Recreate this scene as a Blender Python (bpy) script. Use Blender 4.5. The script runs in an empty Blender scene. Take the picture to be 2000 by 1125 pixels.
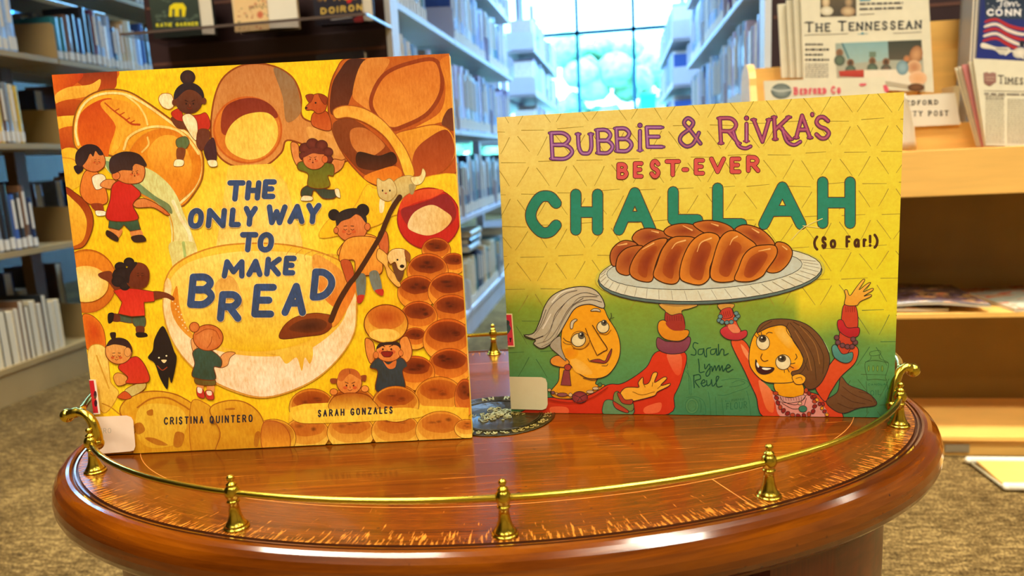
import bpy, bmesh, math, random
from mathutils import Vector, Matrix
from mathutils.geometry import tessellate_polygon
random.seed(7)
SC = bpy.context.scene
COL = SC.collection
PI = math.pi

# ------------------------------------------------------------------ helpers
def lin(c):
    return tuple(((v/255)/12.92 if v/255 <= .04045 else ((v/255+.055)/1.055)**2.4) for v in c[:3])

def tag(o, label=None, cat=None, group=None, kind=None):
    if label: o['label'] = label
    if cat: o['category'] = cat
    if group: o['group'] = group
    if kind: o['kind'] = kind
    return o

def thing(name, label, cat, loc=(0, 0, 0), rot=(0, 0, 0), group=None):
    o = bpy.data.objects.new(name, None)
    COL.objects.link(o)
    o.location = loc
    o.rotation_euler = rot
    o.empty_display_size = .02
    return tag(o, label, cat, group)

class MB:
    """collects simple shapes, then links them as one mesh object"""
    def __init__(s):
        s.v = []; s.f = []; s.m = []; s.uv = []; s.sm = []
    def add(s, vs, fs, mi=0, smooth=False, uvs=None):
        b = len(s.v)
        s.v += [tuple(v) for v in vs]
        for k, f in enumerate(fs):
            s.f.append([b+i for i in f]); s.m.append(mi); s.sm.append(smooth)
            s.uv.append(uvs[k] if uvs else None)
    def box(s, x0, x1, y0, y1, z0, z1, mi=0, M=None):
        vs = [(x, y, z) for x in (x0, x1) for y in (y0, y1) for z in (z0, z1)]
        if M: vs = [M @ Vector(v) for v in vs]
        s.add(vs, [(0, 1, 3, 2), (4, 6, 7, 5), (0, 4, 5, 1), (2, 3, 7, 6), (0, 2, 6, 4), (1, 5, 7, 3)], mi)
    def prism(s, pts, a, b, axis=1, mi=0, smooth=False):
        """2D outline pts extruded along axis from a to b"""
        n = len(pts)
        def mk(p, q):
            return (p[0], q, p[1]) if axis == 1 else ((q, p[0], p[1]) if axis == 0 else (p[0], p[1], q))
        vs = [mk(p, a) for p in pts]+[mk(p, b) for p in pts]
        fs = [(i, (i+1) % n, n+(i+1) % n, n+i) for i in range(n)]
        tri = tessellate_polygon([[Vector((p[0], p[1], 0)) for p in pts]])
        s.add(vs, fs, mi, smooth)
        bse = len(s.v)-2*n
        for t in tri:
            s.f.append([bse+i for i in t]); s.m.append(mi); s.uv.append(None); s.sm.append(False)
            s.f.append([bse+n+i for i in t][::-1]); s.m.append(mi); s.uv.append(None); s.sm.append(False)
    def lathe(s, prof, n=24, c=(0, 0, 0), mi=0, smooth=True):
        vs = []; fs = []
        for (r, z) in prof:
            for k in range(n):
                a = 2*PI*k/n
                vs.append((c[0]+r*math.cos(a), c[1]+r*math.sin(a), c[2]+z))
        for i in range(len(prof)-1):
            for k in range(n):
                fs.append((i*n+k, i*n+(k+1) % n, (i+1)*n+(k+1) % n, (i+1)*n+k))
        fs.append(tuple(range(n))[::-1]); fs.append(tuple((len(prof)-1)*n+k for k in range(n)))
        s.add(vs, fs, mi, smooth)
    def tube(s, pts, r, n=12, mi=0, closed=False):
        pts = [Vector(p) for p in pts]; m = len(pts)
        rr = r if isinstance(r, (list, tuple)) else [r]*m
        vs = []; fs = []; up = Vector((0, 0, 1)); nv = None
        for i, p in enumerate(pts):
            if closed: t = pts[(i+1) % m]-pts[i-1]
            else: t = pts[min(i+1, m-1)]-pts[max(i-1, 0)]
            t.normalize()
            if nv is None:
                nv = t.cross(up) if abs(t.dot(up)) < .95 else t.cross(Vector((0, 1, 0)))
            nv = (nv-t*nv.dot(t)).normalized()
            b = t.cross(nv)
            for k in range(n):
                a = 2*PI*k/n
                vs.append(p+(nv*math.cos(a)+b*math.sin(a))*rr[i])
        for i in range(m if closed else m-1):
            for k in range(n):
                j = (i+1) % m
                fs.append((i*n+k, i*n+(k+1) % n, j*n+(k+1) % n, j*n+k))
        if not closed:
            fs.append(tuple(range(n))[::-1]); fs.append(tuple((m-1)*n+k for k in range(n)))
        s.add(vs, fs, mi, True)
    def ball(s, c, r, mi=0, nu=16, nv=10, sc=(1, 1, 1)):
        prof = [(max(1e-5, math.sin(PI*i/nv)), -math.cos(PI*i/nv)) for i in range(nv+1)]
        vs = []; fs = []
        for (q, z) in prof:
            for k in range(nu):
                a = 2*PI*k/nu
                vs.append((c[0]+q*r*math.cos(a)*sc[0], c[1]+q*r*math.sin(a)*sc[1], c[2]+z*r*sc[2]))
        for i in range(nv):
            for k in range(nu):
                fs.append((i*nu+k, i*nu+(k+1) % nu, (i+1)*nu+(k+1) % nu, (i+1)*nu+k))
        s.add(vs, fs, mi, True)
    def build(s, name, mats, parent=None, bevel=0, loc=None, rot=None):
        me = bpy.data.meshes.new(name)
        me.from_pydata(s.v, [], s.f)
        for m in (mats if isinstance(mats, (list, tuple)) else [mats]): me.materials.append(m)
        for p, mi, sm in zip(me.polygons, s.m, s.sm):
            p.material_index = mi; p.use_smooth = sm
        if any(u is not None for u in s.uv):
            uvl = me.uv_layers.new(name='grain')
            for p, u in zip(me.polygons, s.uv):
                if u:
                    for li, w in zip(p.loop_indices, u): uvl.data[li].uv = w
        bm = bmesh.new(); bm.from_mesh(me)
        bmesh.ops.recalc_face_normals(bm, faces=bm.faces[:])
        bm.to_mesh(me); bm.free()
        o = bpy.data.objects.new(name, me)
        COL.objects.link(o)
        if parent: o.parent = parent
        if loc: o.location = loc
        if rot: o.rotation_euler = rot
        if bevel:
            md = o.modifiers.new('bevel', 'BEVEL'); md.width = bevel; md.segments = 2; md.limit_method = 'ANGLE'
        return o

def copy_tree(o, parent=None):
    c = o.copy(); COL.objects.link(c); c.parent = parent
    for ch in list(o.children): copy_tree(ch, c)
    return c

# ------------------------------------------------------------------ materials
def nodes(name):
    m = bpy.data.materials.new(name); m.use_nodes = True
    nt = m.node_tree
    return m, nt, nt.nodes['Principled BSDF'], nt.nodes, nt.links

def N(nt, typ, **kw):
    n = nt.nodes.new(typ)
    for k, v in kw.items():
        if k in n.inputs: n.inputs[k].default_value = v
        else: setattr(n, k, v)
    return n

def mat(name, col, rough=.5, metal=0, noise=0, nscale=30, bump=0, coat=0, spec=.5, stretch=(1, 1, 1)):
    m, nt, b, ns, lk = nodes(name)
    c = lin(col)
    b.inputs['Roughness'].default_value = rough
    b.inputs['Metallic'].default_value = metal
    b.inputs['Specular IOR Level'].default_value = spec
    if coat: b.inputs['Coat Weight'].default_value = coat; b.inputs['Coat Roughness'].default_value = .08
    tc = N(nt, 'ShaderNodeTexCoord'); mp = N(nt, 'ShaderNodeMapping'); mp.inputs['Scale'].default_value = stretch
    lk.new(tc.outputs['Object'], mp.inputs['Vector'])
    no = N(nt, 'ShaderNodeTexNoise', Scale=nscale, Detail=4)
    lk.new(mp.outputs[0], no.inputs['Vector'])
    r = N(nt, 'ShaderNodeValToRGB')
    k = noise
    r.color_ramp.elements[0].position = .3; r.color_ramp.elements[1].position = .7
    r.color_ramp.elements[0].color = (*[v*(1-k) for v in c], 1)
    r.color_ramp.elements[1].color = (*[min(1, v*(1+k)) for v in c], 1)
    lk.new(no.outputs['Fac'], r.inputs['Fac']); lk.new(r.outputs['Color'], b.inputs['Base Color'])
    if bump:
        bp = N(nt, 'ShaderNodeBump', Strength=1, Distance=bump)
        lk.new(no.outputs['Fac'], bp.inputs['Height']); lk.new(bp.outputs[0], b.inputs['Normal'])
    return m

def emit(name, col, s):
    m, nt, b, ns, lk = nodes(name)
    b.inputs['Base Color'].default_value = (0, 0, 0, 1)
    b.inputs['Emission Color'].default_value = (*lin(col), 1); b.inputs['Emission Strength'].default_value = s
    return m

def art_mat(name, crayon=.16, rough=.3, coat=.3, vs=(600, 190, 200)):
    """printed paper: colour from the drawing, with the drawing's crayon grain"""
    m, nt, b, ns, lk = nodes(name)
    at = N(nt, 'ShaderNodeAttribute', attribute_name='Col')
    tc = N(nt, 'ShaderNodeTexCoord'); mp = N(nt, 'ShaderNodeMapping'); mp.inputs['Scale'].default_value = vs
    lk.new(tc.outputs['Object'], mp.inputs['Vector'])
    no = N(nt, 'ShaderNodeTexNoise', Scale=1.0, Detail=4, Roughness=.7); lk.new(mp.outputs[0], no.inputs['Vector'])
    n2 = N(nt, 'ShaderNodeTexNoise', Scale=70, Detail=4); lk.new(tc.outputs['Object'], n2.inputs['Vector'])
    ad = N(nt, 'ShaderNodeMath', operation='MULTIPLY_ADD'); lk.new(n2.outputs['Fac'], ad.inputs[0]); ad.inputs[1].default_value = .6; lk.new(no.outputs['Fac'], ad.inputs[2])
    cb = N(nt, 'ShaderNodeCombineColor')
    for ch, k in (('Red', .45), ('Green', 1), ('Blue', 1.7)):
        mr = N(nt, 'ShaderNodeMapRange'); mr.inputs['From Min'].default_value = .58; mr.inputs['From Max'].default_value = 1.02
        mr.inputs['To Min'].default_value = 1-crayon*1.25*k; mr.inputs['To Max'].default_value = 1+crayon*.85*k
        lk.new(ad.outputs[0], mr.inputs['Value']); lk.new(mr.outputs[0], cb.inputs[ch])
    vm = N(nt, 'ShaderNodeVectorMath', operation='MULTIPLY'); lk.new(at.outputs['Color'], vm.inputs[0]); lk.new(cb.outputs[0], vm.inputs[1])
    lk.new(vm.outputs[0], b.inputs['Base Color'])
    b.inputs['Roughness'].default_value = rough; b.inputs['Specular IOR Level'].default_value = .35
    b.inputs['Coat Weight'].default_value = coat; b.inputs['Coat Roughness'].default_value = .12
    return m

# ------------------------------------------------------------------ flat drawings (printed covers, signs, newsprint)
def catmull(pts, closed, seg=6):
    n = len(pts)
    if n < 3: return list(pts)
    out = []
    rng = range(n) if closed else range(n-1)
    for i in rng:
        p1, p2 = pts[i], pts[(i+1) % n]
        p0 = pts[i-1] if (closed or i > 0) else (2*p1[0]-p2[0], 2*p1[1]-p2[1])
        p3 = pts[(i+2) % n] if (closed or i+2 < n) else (2*p2[0]-p1[0], 2*p2[1]-p1[1])
        for k in range(seg):
            t = k/seg; t2 = t*t; t3 = t2*t
            out.append(tuple(.5*((2*p1[a])+(-p0[a]+p2[a])*t+(2*p0[a]-5*p1[a]+4*p2[a]-p3[a])*t2+(-p0[a]+3*p1[a]-3*p2[a]+p3[a])*t3) for a in (0, 1)))
    if not closed: out.append(tuple(pts[-1]))
    return out

def mixc(a, b, t): return tuple(a[i]+(b[i]-a[i])*t for i in range(3))

def parse(s):
    """'x,y x,y ...' -> list of points"""
    if not isinstance(s, str): return list(s)
    return [tuple(float(q) for q in p.split(',')) for p in s.split()]

class Art:
    """drawing made of flat inked shapes stacked in thin layers; coordinates go through self.ctx and self.map"""
    def __init__(s, W, H, mapf=None, dz=1.4e-5, clip=True):
        s.W, s.H, s.map, s.dz, s.clip = W, H, mapf, dz, clip
        s.v = []; s.c = []; s.f = []; s.boxes = []; s.o = (0, 0); s.k = 1.0; s.cell = max(W, H)/48; s.grid = {}
    def ctx(s, ox=0, oy=0, k=1.0): s.o = (ox, oy); s.k = k; return s
    def P(s, p):
        q = (s.o[0]+p[0]/s.k, s.o[1]+p[1]/s.k)
        if callable(s.map): return s.map(q)
        if s.map:
            h = s.map; w = h[6]*q[0]+h[7]*q[1]+1
            return ((h[0]*q[0]+h[1]*q[1]+h[2])/w, (h[3]*q[0]+h[4]*q[1]+h[5])/w)
        return q
    def layer(s, pts):
        x0 = min(p[0] for p in pts); x1 = max(p[0] for p in pts); y0 = min(p[1] for p in pts); y1 = max(p[1] for p in pts)
        c = s.cell; cells = [(i, j) for i in range(max(-2, int(x0//c)), min(52, int(x1//c))+1) for j in range(max(-2, int(y0//c)), min(52, int(y1//c))+1)]
        L = 0
        for q in cells:
            for (a0, a1, b0, b1, l) in s.grid.get(q, ()):
                if a0 < x1 and a1 > x0 and b0 < y1 and b1 > y0 and l > L: L = l
        L += 1
        for q in cells: s.grid.setdefault(q, []).append((x0, x1, y0, y1, L))
        return L
    def tri(s, pts, cols, z):
        # clip the triangle to the sheet, interpolating colour
        poly = [(p[0], p[1], c) for p, c in zip(pts, cols)]
        if s.clip:
            for ax, lim, sg in ((0, 0, 1), (0, s.W, -1), (1, 0, 1), (1, s.H, -1)):
                out = []
                for i in range(len(poly)):
                    a, b = poly[i-1], poly[i]
                    da, db = (a[ax]-lim)*sg, (b[ax]-lim)*sg
                    if (da >= 0) != (db >= 0):
                        t = da/(da-db)
                        out.append((a[0]+(b[0]-a[0])*t, a[1]+(b[1]-a[1])*t, mixc(a[2], b[2], t)))
                    if db >= 0: out.append(b)
                poly = out
                if len(poly) < 3: return
        b0 = len(s.v)
        ar = sum(poly[i-1][0]*poly[i][1]-poly[i][0]*poly[i-1][1] for i in range(len(poly)))
        if abs(ar) < 1e-13: return
        if ar < 0: poly = poly[::-1]
        for q in poly: s.v.append((q[0], q[1], z)); s.c.append(q[2])
        s.f.append(tuple(range(b0, b0+len(poly))))
    def fill(s, pts, col, col2=None, mode='v', seg=6, smooth=True, pre=None, L=None):
        """mode: v/h linear over the bounding box, r radial (col centre, col2 edge), d dome (col edge-top dark ... )"""
        pts = parse(pts)
        P = catmull(pts, True, seg) if smooth else pts
        bx = (min(p[0] for p in P), max(p[0] for p in P), min(p[1] for p in P), max(p[1] for p in P))
        cx = sum(p[0] for p in P)/len(P); cy = sum(p[1] for p in P)/len(P)
        C1 = lin(col); C2 = lin(col2) if col2 else C1
        def cf(p, t):
            if not col2: return C1
            if mode == 'v': return mixc(C1, C2, (p[1]-bx[2])/max(1e-6, bx[3]-bx[2]))
            if mode == 'h': return mixc(C1, C2, (p[0]-bx[0])/max(1e-6, bx[1]-bx[0]))
            if mode == 'r': return mixc(C1, C2, t**1.5)
        Q = [s.P(p) for p in P]
        if L is None: L = s.layer(Q)
        z = L*s.dz
        if col2 and mode == 'r':
            rings = [0, .35, .6, .8, .92, 1]; n = len(P)
            R = [[(cx+(p[0]-cx)*t, cy+(p[1]-cy)*t) for p in P] for t in rings]
            M = [[s.P(p) for p in r] for r in R]
            for a in range(len(rings)-1):
                ca, cb = cf(None, rings[a]), cf(None, rings[a+1])
                for i in range(n):
                    j = (i+1) % n
                    s.tri([M[a+1][i], M[a+1][j], M[a][i]], [cb, cb, ca], z)
                    if a: s.tri([M[a+1][j], M[a][j], M[a][i]], [cb, ca, ca], z)
        else:
            cc = [cf(p, 0) for p in P]
            for t in tessellate_polygon([[Vector((p[0], p[1], 0)) for p in Q]]):
                s.tri([Q[i] for i in t], [cc[i] for i in t], z)
        return P
    def blob(s, pts, col, col2=None, mode='v', oc=None, ow=2.5, seg=6, smooth=True):
        P = s.fill(pts, col, col2, mode, seg, smooth)
        if oc: s.ink(P+[P[0]], ow, oc, smooth=False, caps=False)
    def ell(s, cx, cy, rx, ry=None, rot=0, col=(0, 0, 0), col2=None, mode='r', oc=None, ow=2.5, n=None):
        ry = ry or rx; n = n or (40 if rx/s.k > 25 else 22); a = math.radians(rot)
        pts = [(cx+rx*math.cos(2*PI*i/n)*math.cos(a)-ry*math.sin(2*PI*i/n)*math.sin(a), cy+rx*math.cos(2*PI*i/n)*math.sin(a)+ry*math.sin(2*PI*i/n)*math.cos(a)) for i in range(n)]
        s.blob(pts, col, col2, mode, oc, ow, smooth=False)
    def ink(s, pts, w, col, smooth=True, caps=True, seg=5, taper=None, col2=None):
        """brush line of width w (in ctx units); taper=(start,end) width factors"""
        pts = parse(pts)
        if smooth and len(pts) > 3 and math.hypot(pts[0][0]-pts[-1][0], pts[0][1]-pts[-1][1]) < 1e-6: P = catmull(pts[:-1], True, seg); P.append(P[0])
        else: P = catmull(pts, False, seg) if smooth else pts
        C = [P[0]]
        for p in P[1:]:
            if abs(p[0]-C[-1][0])+abs(p[1]-C[-1][1]) > 1e-4*max(1, w): C.append(p)
        P = C; n = len(P)
        if n < 2: return
        closed = abs(P[0][0]-P[-1][0])+abs(P[0][1]-P[-1][1]) < 1e-3*w+1e-9
        Lf = []; Rt = []; ws = []
        for i, p in enumerate(P):
            if closed and i in (0, n-1): a, b = P[-2], P[1]
            else: a, b = P[max(0, i-1)], P[min(n-1, i+1)]
            dx, dy = b[0]-a[0], b[1]-a[1]; d = math.hypot(dx, dy) or 1
            t = i/(n-1); h = w/2
            if taper: h *= taper[0]+(taper[1]-taper[0])*t
            ws.append(h)
            nx, ny = -dy/d*h, dx/d*h
            Lf.append(s.P((p[0]+nx, p[1]+ny))); Rt.append(s.P((p[0]-nx, p[1]-ny)))
        c = lin(col); c2 = lin(col2) if col2 else c
        def cc(i): return mixc(c, c2, i/(n-1))
        # a line that turns sharply or runs over itself is inked in several pieces
        arc = [0]
        for i in range(1, n): arc.append(arc[-1]+math.hypot(P[i][0]-P[i-1][0], P[i][1]-P[i-1][1]))
        cuts = [0]
        if caps:
            for i in range(1, n-1):
                a_, b_, d_ = P[i-1], P[i], P[i+1]
                h1 = math.atan2(b_[1]-a_[1], b_[0]-a_[0]); h2 = math.atan2(d_[1]-b_[1], d_[0]-b_[0]); dh = abs((h2-h1+PI) % (2*PI)-PI)
                seg_ = .5*(arc[i+1]-arc[i-1])
                sharp = dh > 1.6*seg_/max(w, 1e-9) and dh > .12
                near = any(arc[i]-arc[k] > 1.7*w and math.hypot(P[i][0]-P[k][0], P[i][1]-P[k][1]) < 1.15*w for k in range(cuts[-1], i)) if not closed else False
                if (sharp or near) and i > cuts[-1]: cuts.append(i)
        cuts.append(n-1); whole = len(cuts) == 2
        for ci_ in range(len(cuts)-1):
            i0, i1 = cuts[ci_], cuts[ci_+1]
            ext = [s.P((P[k][0]+sx*ws[k], P[k][1]+sy*ws[k])) for k in (i0, i1) for sx, sy in ((-1, -1), (1, 1))] if caps else []
            z = s.layer(Lf[i0:i1+1]+Rt[i0:i1+1]+ext)*s.dz
            for i in range(i0, i1):
                ci, cj = cc(i), cc(i+1)
                s.tri([Lf[i], Lf[i+1], Rt[i]], [ci, cj, ci], z); s.tri([Lf[i+1], Rt[i+1], Rt[i]], [cj, cj, ci], z)
            if caps and not (closed and whole):
                for i, j in ((i0, i0+1), (i1, i1-1)):
                    p, q = P[i], P[j]
                    h = ws[i]; dx, dy = Lf[i][0]-Rt[i][0], Lf[i][1]-Rt[i][1]
                    # outward half disc, square to the ribbon end
                    if closed and i in (0, n-1): a, b = P[-2], P[1]
                    else: a, b = P[max(0, i-1)], P[min(n-1, i+1)]
                    a0 = math.atan2(b[1]-a[1], b[0]-a[0])
                    if math.cos(a0)*(p[0]-q[0])+math.sin(a0)*(p[1]-q[1]) < 0: a0 += PI
                    fan = [s.P((p[0]+h*math.cos(a0+PI*(k/6-.5)), p[1]+h*math.sin(a0+PI*(k/6-.5)))) for k in range(7)]
                    o = s.P(p)
                    for k in range(6): s.tri([o, fan[k], fan[k+1]], [cc(i)]*3, z)
    def lines(s, items, w, col, **k):
        for it in items: s.ink(it, w, col, **k)
    def letter(s, ch, x0, y0, x1, y1, w, col, shear=0, serif=0, outline=None, ow=0, hi=None, pas=None):
        """ch drawn in the box x0..x1, y0(top)..y1(base)"""
        g = FONT.get(ch)
        if not g: return
        h = w/2
        ax0, ax1, ay0, ay1 = x0+h, x1-h, y0+h, y1-h
        if ax1 < ax0: ax0 = ax1 = (x0+x1)/2
        ex = []
        def mp(p):
            x = ax0+(ax1-ax0)*p[0] if ax1 > ax0 else ax0; y = ay1-(ay1-ay0)*p[1]
            return (x+shear*(ay1-y)-shear*(ay1-ay0)/2, y)
        strokes = []
        for st in g:
            sm = st.startswith('~'); pp = [mp(p) for p in parse(st.lstrip('~'))]
            if sm: strokes.append((pp, True))
            else:
                for a, b in zip(pp[:-1], pp[1:]): strokes.append(([a, b], False))
            if serif and len(pp) > 1:
                for e in (pp[0], pp[-1]):
                    if abs(e[1]-ay0) < 1e-6+.02*(ay1-ay0) or abs(e[1]-ay1) < 1e-6+.02*(ay1-ay0):
                        ex.append(([(e[0]-serif, e[1]), (e[0]+serif, e[1])], False))
        passes = ([('o', w+2*ow, outline)] if outline else [])+[('f', w, col)]+([('h', w*.3, hi)] if hi else [])
        for tg, ww, cc in passes:
            if pas and tg != pas: continue
            for pp, sm in strokes: s.ink(pp, ww, cc, smooth=sm, seg=7)
            if tg != 'h':
                for pp, sm in ex: s.ink(pp, ww*.55 if tg == 'f' else ww*.55+ow, cc, smooth=False)
    def text(s, txt, x0, y0, x1, y1, h, w, col, serif=0, shear=0, gap=.22, small=0, outline=None, ow=0):
        """text between baseline points (x0,y0)-(x1,y1), cap height h; small: small-caps factor for all but first letters of words"""
        adv = []; first = True
        for ch in txt:
            wd = .35 if ch == ' ' else WID.get(ch, .62)
            sc = 1 if (first or not small) else small
            first = ch == ' '
            adv.append((ch, wd*sc, sc))
        tot = sum(a[1]+gap*a[2] for a in adv)-gap*adv[-1][2]
        L = math.hypot(x1-x0, y1-y0); u = L/tot; ca, sa = (x1-x0)/L, (y1-y0)/L
        pos = 0; keep = (s.o, s.k, s.map)
        for ch, wd, sc in adv:
            if ch != ' ':
                bx = x0+pos*u*ca; by = y0+pos*u*sa
                s.letter(ch, bx, by-h*sc, bx+wd*u, by, w, col, shear, serif, outline, ow)
            pos += wd+gap*sc
    def build(s, name, m, parent=None):
        me = bpy.data.meshes.new(name)
        me.from_pydata(s.v, [], s.f)
        ca = me.color_attributes.new('Col', 'FLOAT_COLOR', 'POINT')
        flat = []
        for c in s.c: flat += [c[0], c[1], c[2], 1.0]
        ca.data.foreach_set('color', flat)
        me.materials.append(m)
        o = bpy.data.objects.new(name, me); COL.objects.link(o)
        if parent: o.parent = parent
        return o

WID = dict(I=.12, i=.12, l=.12, F=.5, M=.85, W=.9, E=.5, L=.5, J=.45, S=.55, T=.6, r=.4, a=.6, o=.62, e=.5, n=.5, u=.5, h=.5, y=.5, t=.35, s=.45)
WID["'"] = .1; WID['!'] = .1; WID['('] = .5; WID[')'] = .5; WID['-'] = .4; WID['1'] = .2
FONT = {
 'A': ['0,0 .5,1 1,0', '.2,.36 .8,.36'], 'B': ['0,0 0,1', '~0,1 .6,.99 .88,.78 .6,.55 .02,.54', '~.02,.54 .7,.52 1,.27 .65,.01 0,0'],
 'C': ['~1,.8 .75,.98 .35,.95 .03,.6 .05,.3 .4,.02 .75,.02 1,.2'], 'D': ['0,0 0,1', '~0,1 .5,.97 .92,.75 1,.45 .75,.15 .4,.02 0,0'],
 'E': ['1,1 0,1 0,0 1,0', '0,.52 .8,.52'], 'F': ['1,1 0,1 0,0', '0,.52 .8,.52'],
 'G': ['~1,.8 .75,.98 .35,.95 .03,.6 .05,.3 .4,.02 .8,.05 1,.25', '1,.25 1,.45 .6,.45'],
 'H': ['0,0 0,1', '1,0 1,1', '0,.5 1,.5'], 'I': ['.5,0 .5,1'], 'J': ['~1,1 1,.3 .6,0 .2,.05 0,.3'],
 'K': ['0,0 0,1', '.95,1 .02,.42', '.3,.6 1,0'], 'L': ['0,1 0,0 1,0'], 'M': ['0,0 .08,1 .5,.3 .92,1 1,0'], 'N': ['0,0 0,1 1,0 1,1'],
 'O': ['~.5,1 .12,.85 0,.5 .12,.13 .5,0 .88,.13 1,.5 .88,.85 .5,1'], 'P': ['0,0 0,1', '~0,1 .65,.98 .95,.73 .65,.48 .02,.47'],
 'Q': ['~.5,1 .12,.85 0,.5 .12,.13 .5,0 .88,.13 1,.5 .88,.85 .5,1', '.6,.25 1,-.05'],
 'R': ['0,0 0,1', '~0,1 .65,.98 .92,.74 .65,.5 .02,.49', '.45,.48 1,0'],
 'S': ['~.92,.82 .6,1 .25,.97 .08,.75 .3,.55 .7,.44 .93,.24 .7,.02 .35,0 .03,.18'], 'T': ['0,1 1,1', '.5,1 .5,0'],
 'U': ['~0,1 .01,.35 .2,.05 .5,0 .8,.05 .99,.35 1,1'], 'V': ['0,1 .5,0 1,1'], 'W': ['0,1 .25,0 .5,.7 .75,0 1,1'], 'X': ['0,0 1,1', '0,1 1,0'],
 'Y': ['0,1 .5,.48 1,1', '.5,.48 .5,0'], 'Z': ['0,1 1,1 0,0 1,0'],
 '&': ['~1,.1 .55,.55 .25,.82 .45,1 .7,.85 .5,.62 .1,.4 .02,.18 .3,0 .65,.1 .95,.48'], "'": ['.6,1 .4,.7'], '-': ['0,.45 1,.45'],
 '(': ['~1,1.1 .3,.8 0,.45 .3,.05 1,-.2'], ')': ['~0,1.1 .7,.8 1,.45 .7,.05 0,-.2'], '!': ['.5,1 .5,.35', '.5,.04 .5,0'],
 'a': ['~.95,.55 .6,.68 .15,.55 0,.28 .2,.02 .6,.05 .95,.35', '.95,.62 1,0'], 'o': ['~.5,.66 .1,.55 0,.32 .15,.05 .5,0 .85,.05 1,.32 .85,.6 .5,.66'],
 'r': ['0,.65 .02,0', '~.02,.4 .35,.62 .95,.62'], 'h': ['0,1 0,0', '~0,.4 .4,.65 .85,.55 .9,.2 1,0'], 'y': ['~0,.62 .1,.2 .45,.12 .8,.3', '~.95,.65 .85,.1 .6,-.3 .2,-.35 .05,-.2'],
 'n': ['0,.62 .02,0', '~.02,.38 .4,.65 .8,.55 .88,.2 1,0'], 'e': ['~.05,.33 .9,.38 .75,.62 .35,.65 .03,.4 .15,.05 .5,0 .95,.15'],
 'u': ['~0,.62 .05,.15 .35,0 .8,.15 .88,.62', '.88,.62 1,0'], 'l': ['.5,1 .5,0'], 'i': ['.5,.66 .5,0', '.5,.95 .5,.98'],
 't': ['.5,1 .5,0', '0,.66 1,.66'], 's': ['~.95,.55 .5,.66 .1,.5 .5,.34 .9,.15 .5,0 .05,.1'],
 '1': ['.0,.8 .6,1 .6,0'],
}
# ------------------------------------------------------------------ the two cover drawings
OUT1 = (120, 50, 15)
H1 = [0.0003345397000757145, -4.2505013572959685e-05, -0.027643235921339184, -1.6350451687702866e-05, -0.00034512648973516173, 0.3104192979236993, 3.828113934488908e-06, -8.565801662713875e-05]
H2 = [0.00041426090915569426, -2.059732051093254e-05, -0.397165408937732, 5.86555581648673e-06, -0.00042364682790326446, 0.33575785900645655, 0.00013845831638220764, -0.00012354799772231815]

def bg(a, x0, x1, y0, y1, nx, ny, fn):
    a.ctx()
    z = 0.5*a.dz
    xs = [x0+(x1-x0)*i/nx for i in range(nx+1)]; ys = [y0+(y1-y0)*i/ny for i in range(ny+1)]
    G = [[(a.P((x, y)), lin(fn(x, y))) for x in xs] for y in ys]
    for j in range(ny):
        for i in range(nx):
            p, q, r, t = G[j][i], G[j][i+1], G[j+1][i+1], G[j+1][i]
            a.tri([p[0], q[0], r[0]], [p[1], q[1], r[1]], z); a.tri([p[0], r[0], t[0]], [p[1], r[1], t[1]], z)

def bun(a, x, y, rx, ry=None, dark=(104, 34, 12), mid=(206, 92, 24), lo=(250, 170, 54), rot=0):
    ry = ry or rx*.8
    rnd = random.Random(int(x*7+y)); n = 18
    def blobby(cx, cy, ax, ay, j): return [(cx+ax*math.cos(2*PI*k/n)*(1+rnd.uniform(-j, j)), cy+ay*math.sin(2*PI*k/n)*(1+rnd.uniform(-j, j))) for k in range(n)]
    a.ell(x, y, rx*1.08, ry*1.12, rot, mid, lo, 'v', OUT1, 2.5)
    a.fill(blobby(x, y-ry*.18, rx*.98, ry*.8, .02), mixc(dark, mid, .45), mixc(mid, lo, .35), 'v', 2)
    a.fill(blobby(x, y-ry*.42, rx*.84, ry*.52, .07), dark, mixc(dark, mid, .45), 'r', 2)
    for k in range(3):
        q = rnd.uniform(-.4, .4); w = rnd.uniform(-.65, -.2)
        a.fill(blobby(x+rx*q, y+ry*w, rx*rnd.uniform(.15, .3), ry*rnd.uniform(.08, .16), .15), mixc(dark, (30, 10, 8), rnd.uniform(.2, .5)), mixc(dark, mid, .12), 'r', 2)

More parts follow.
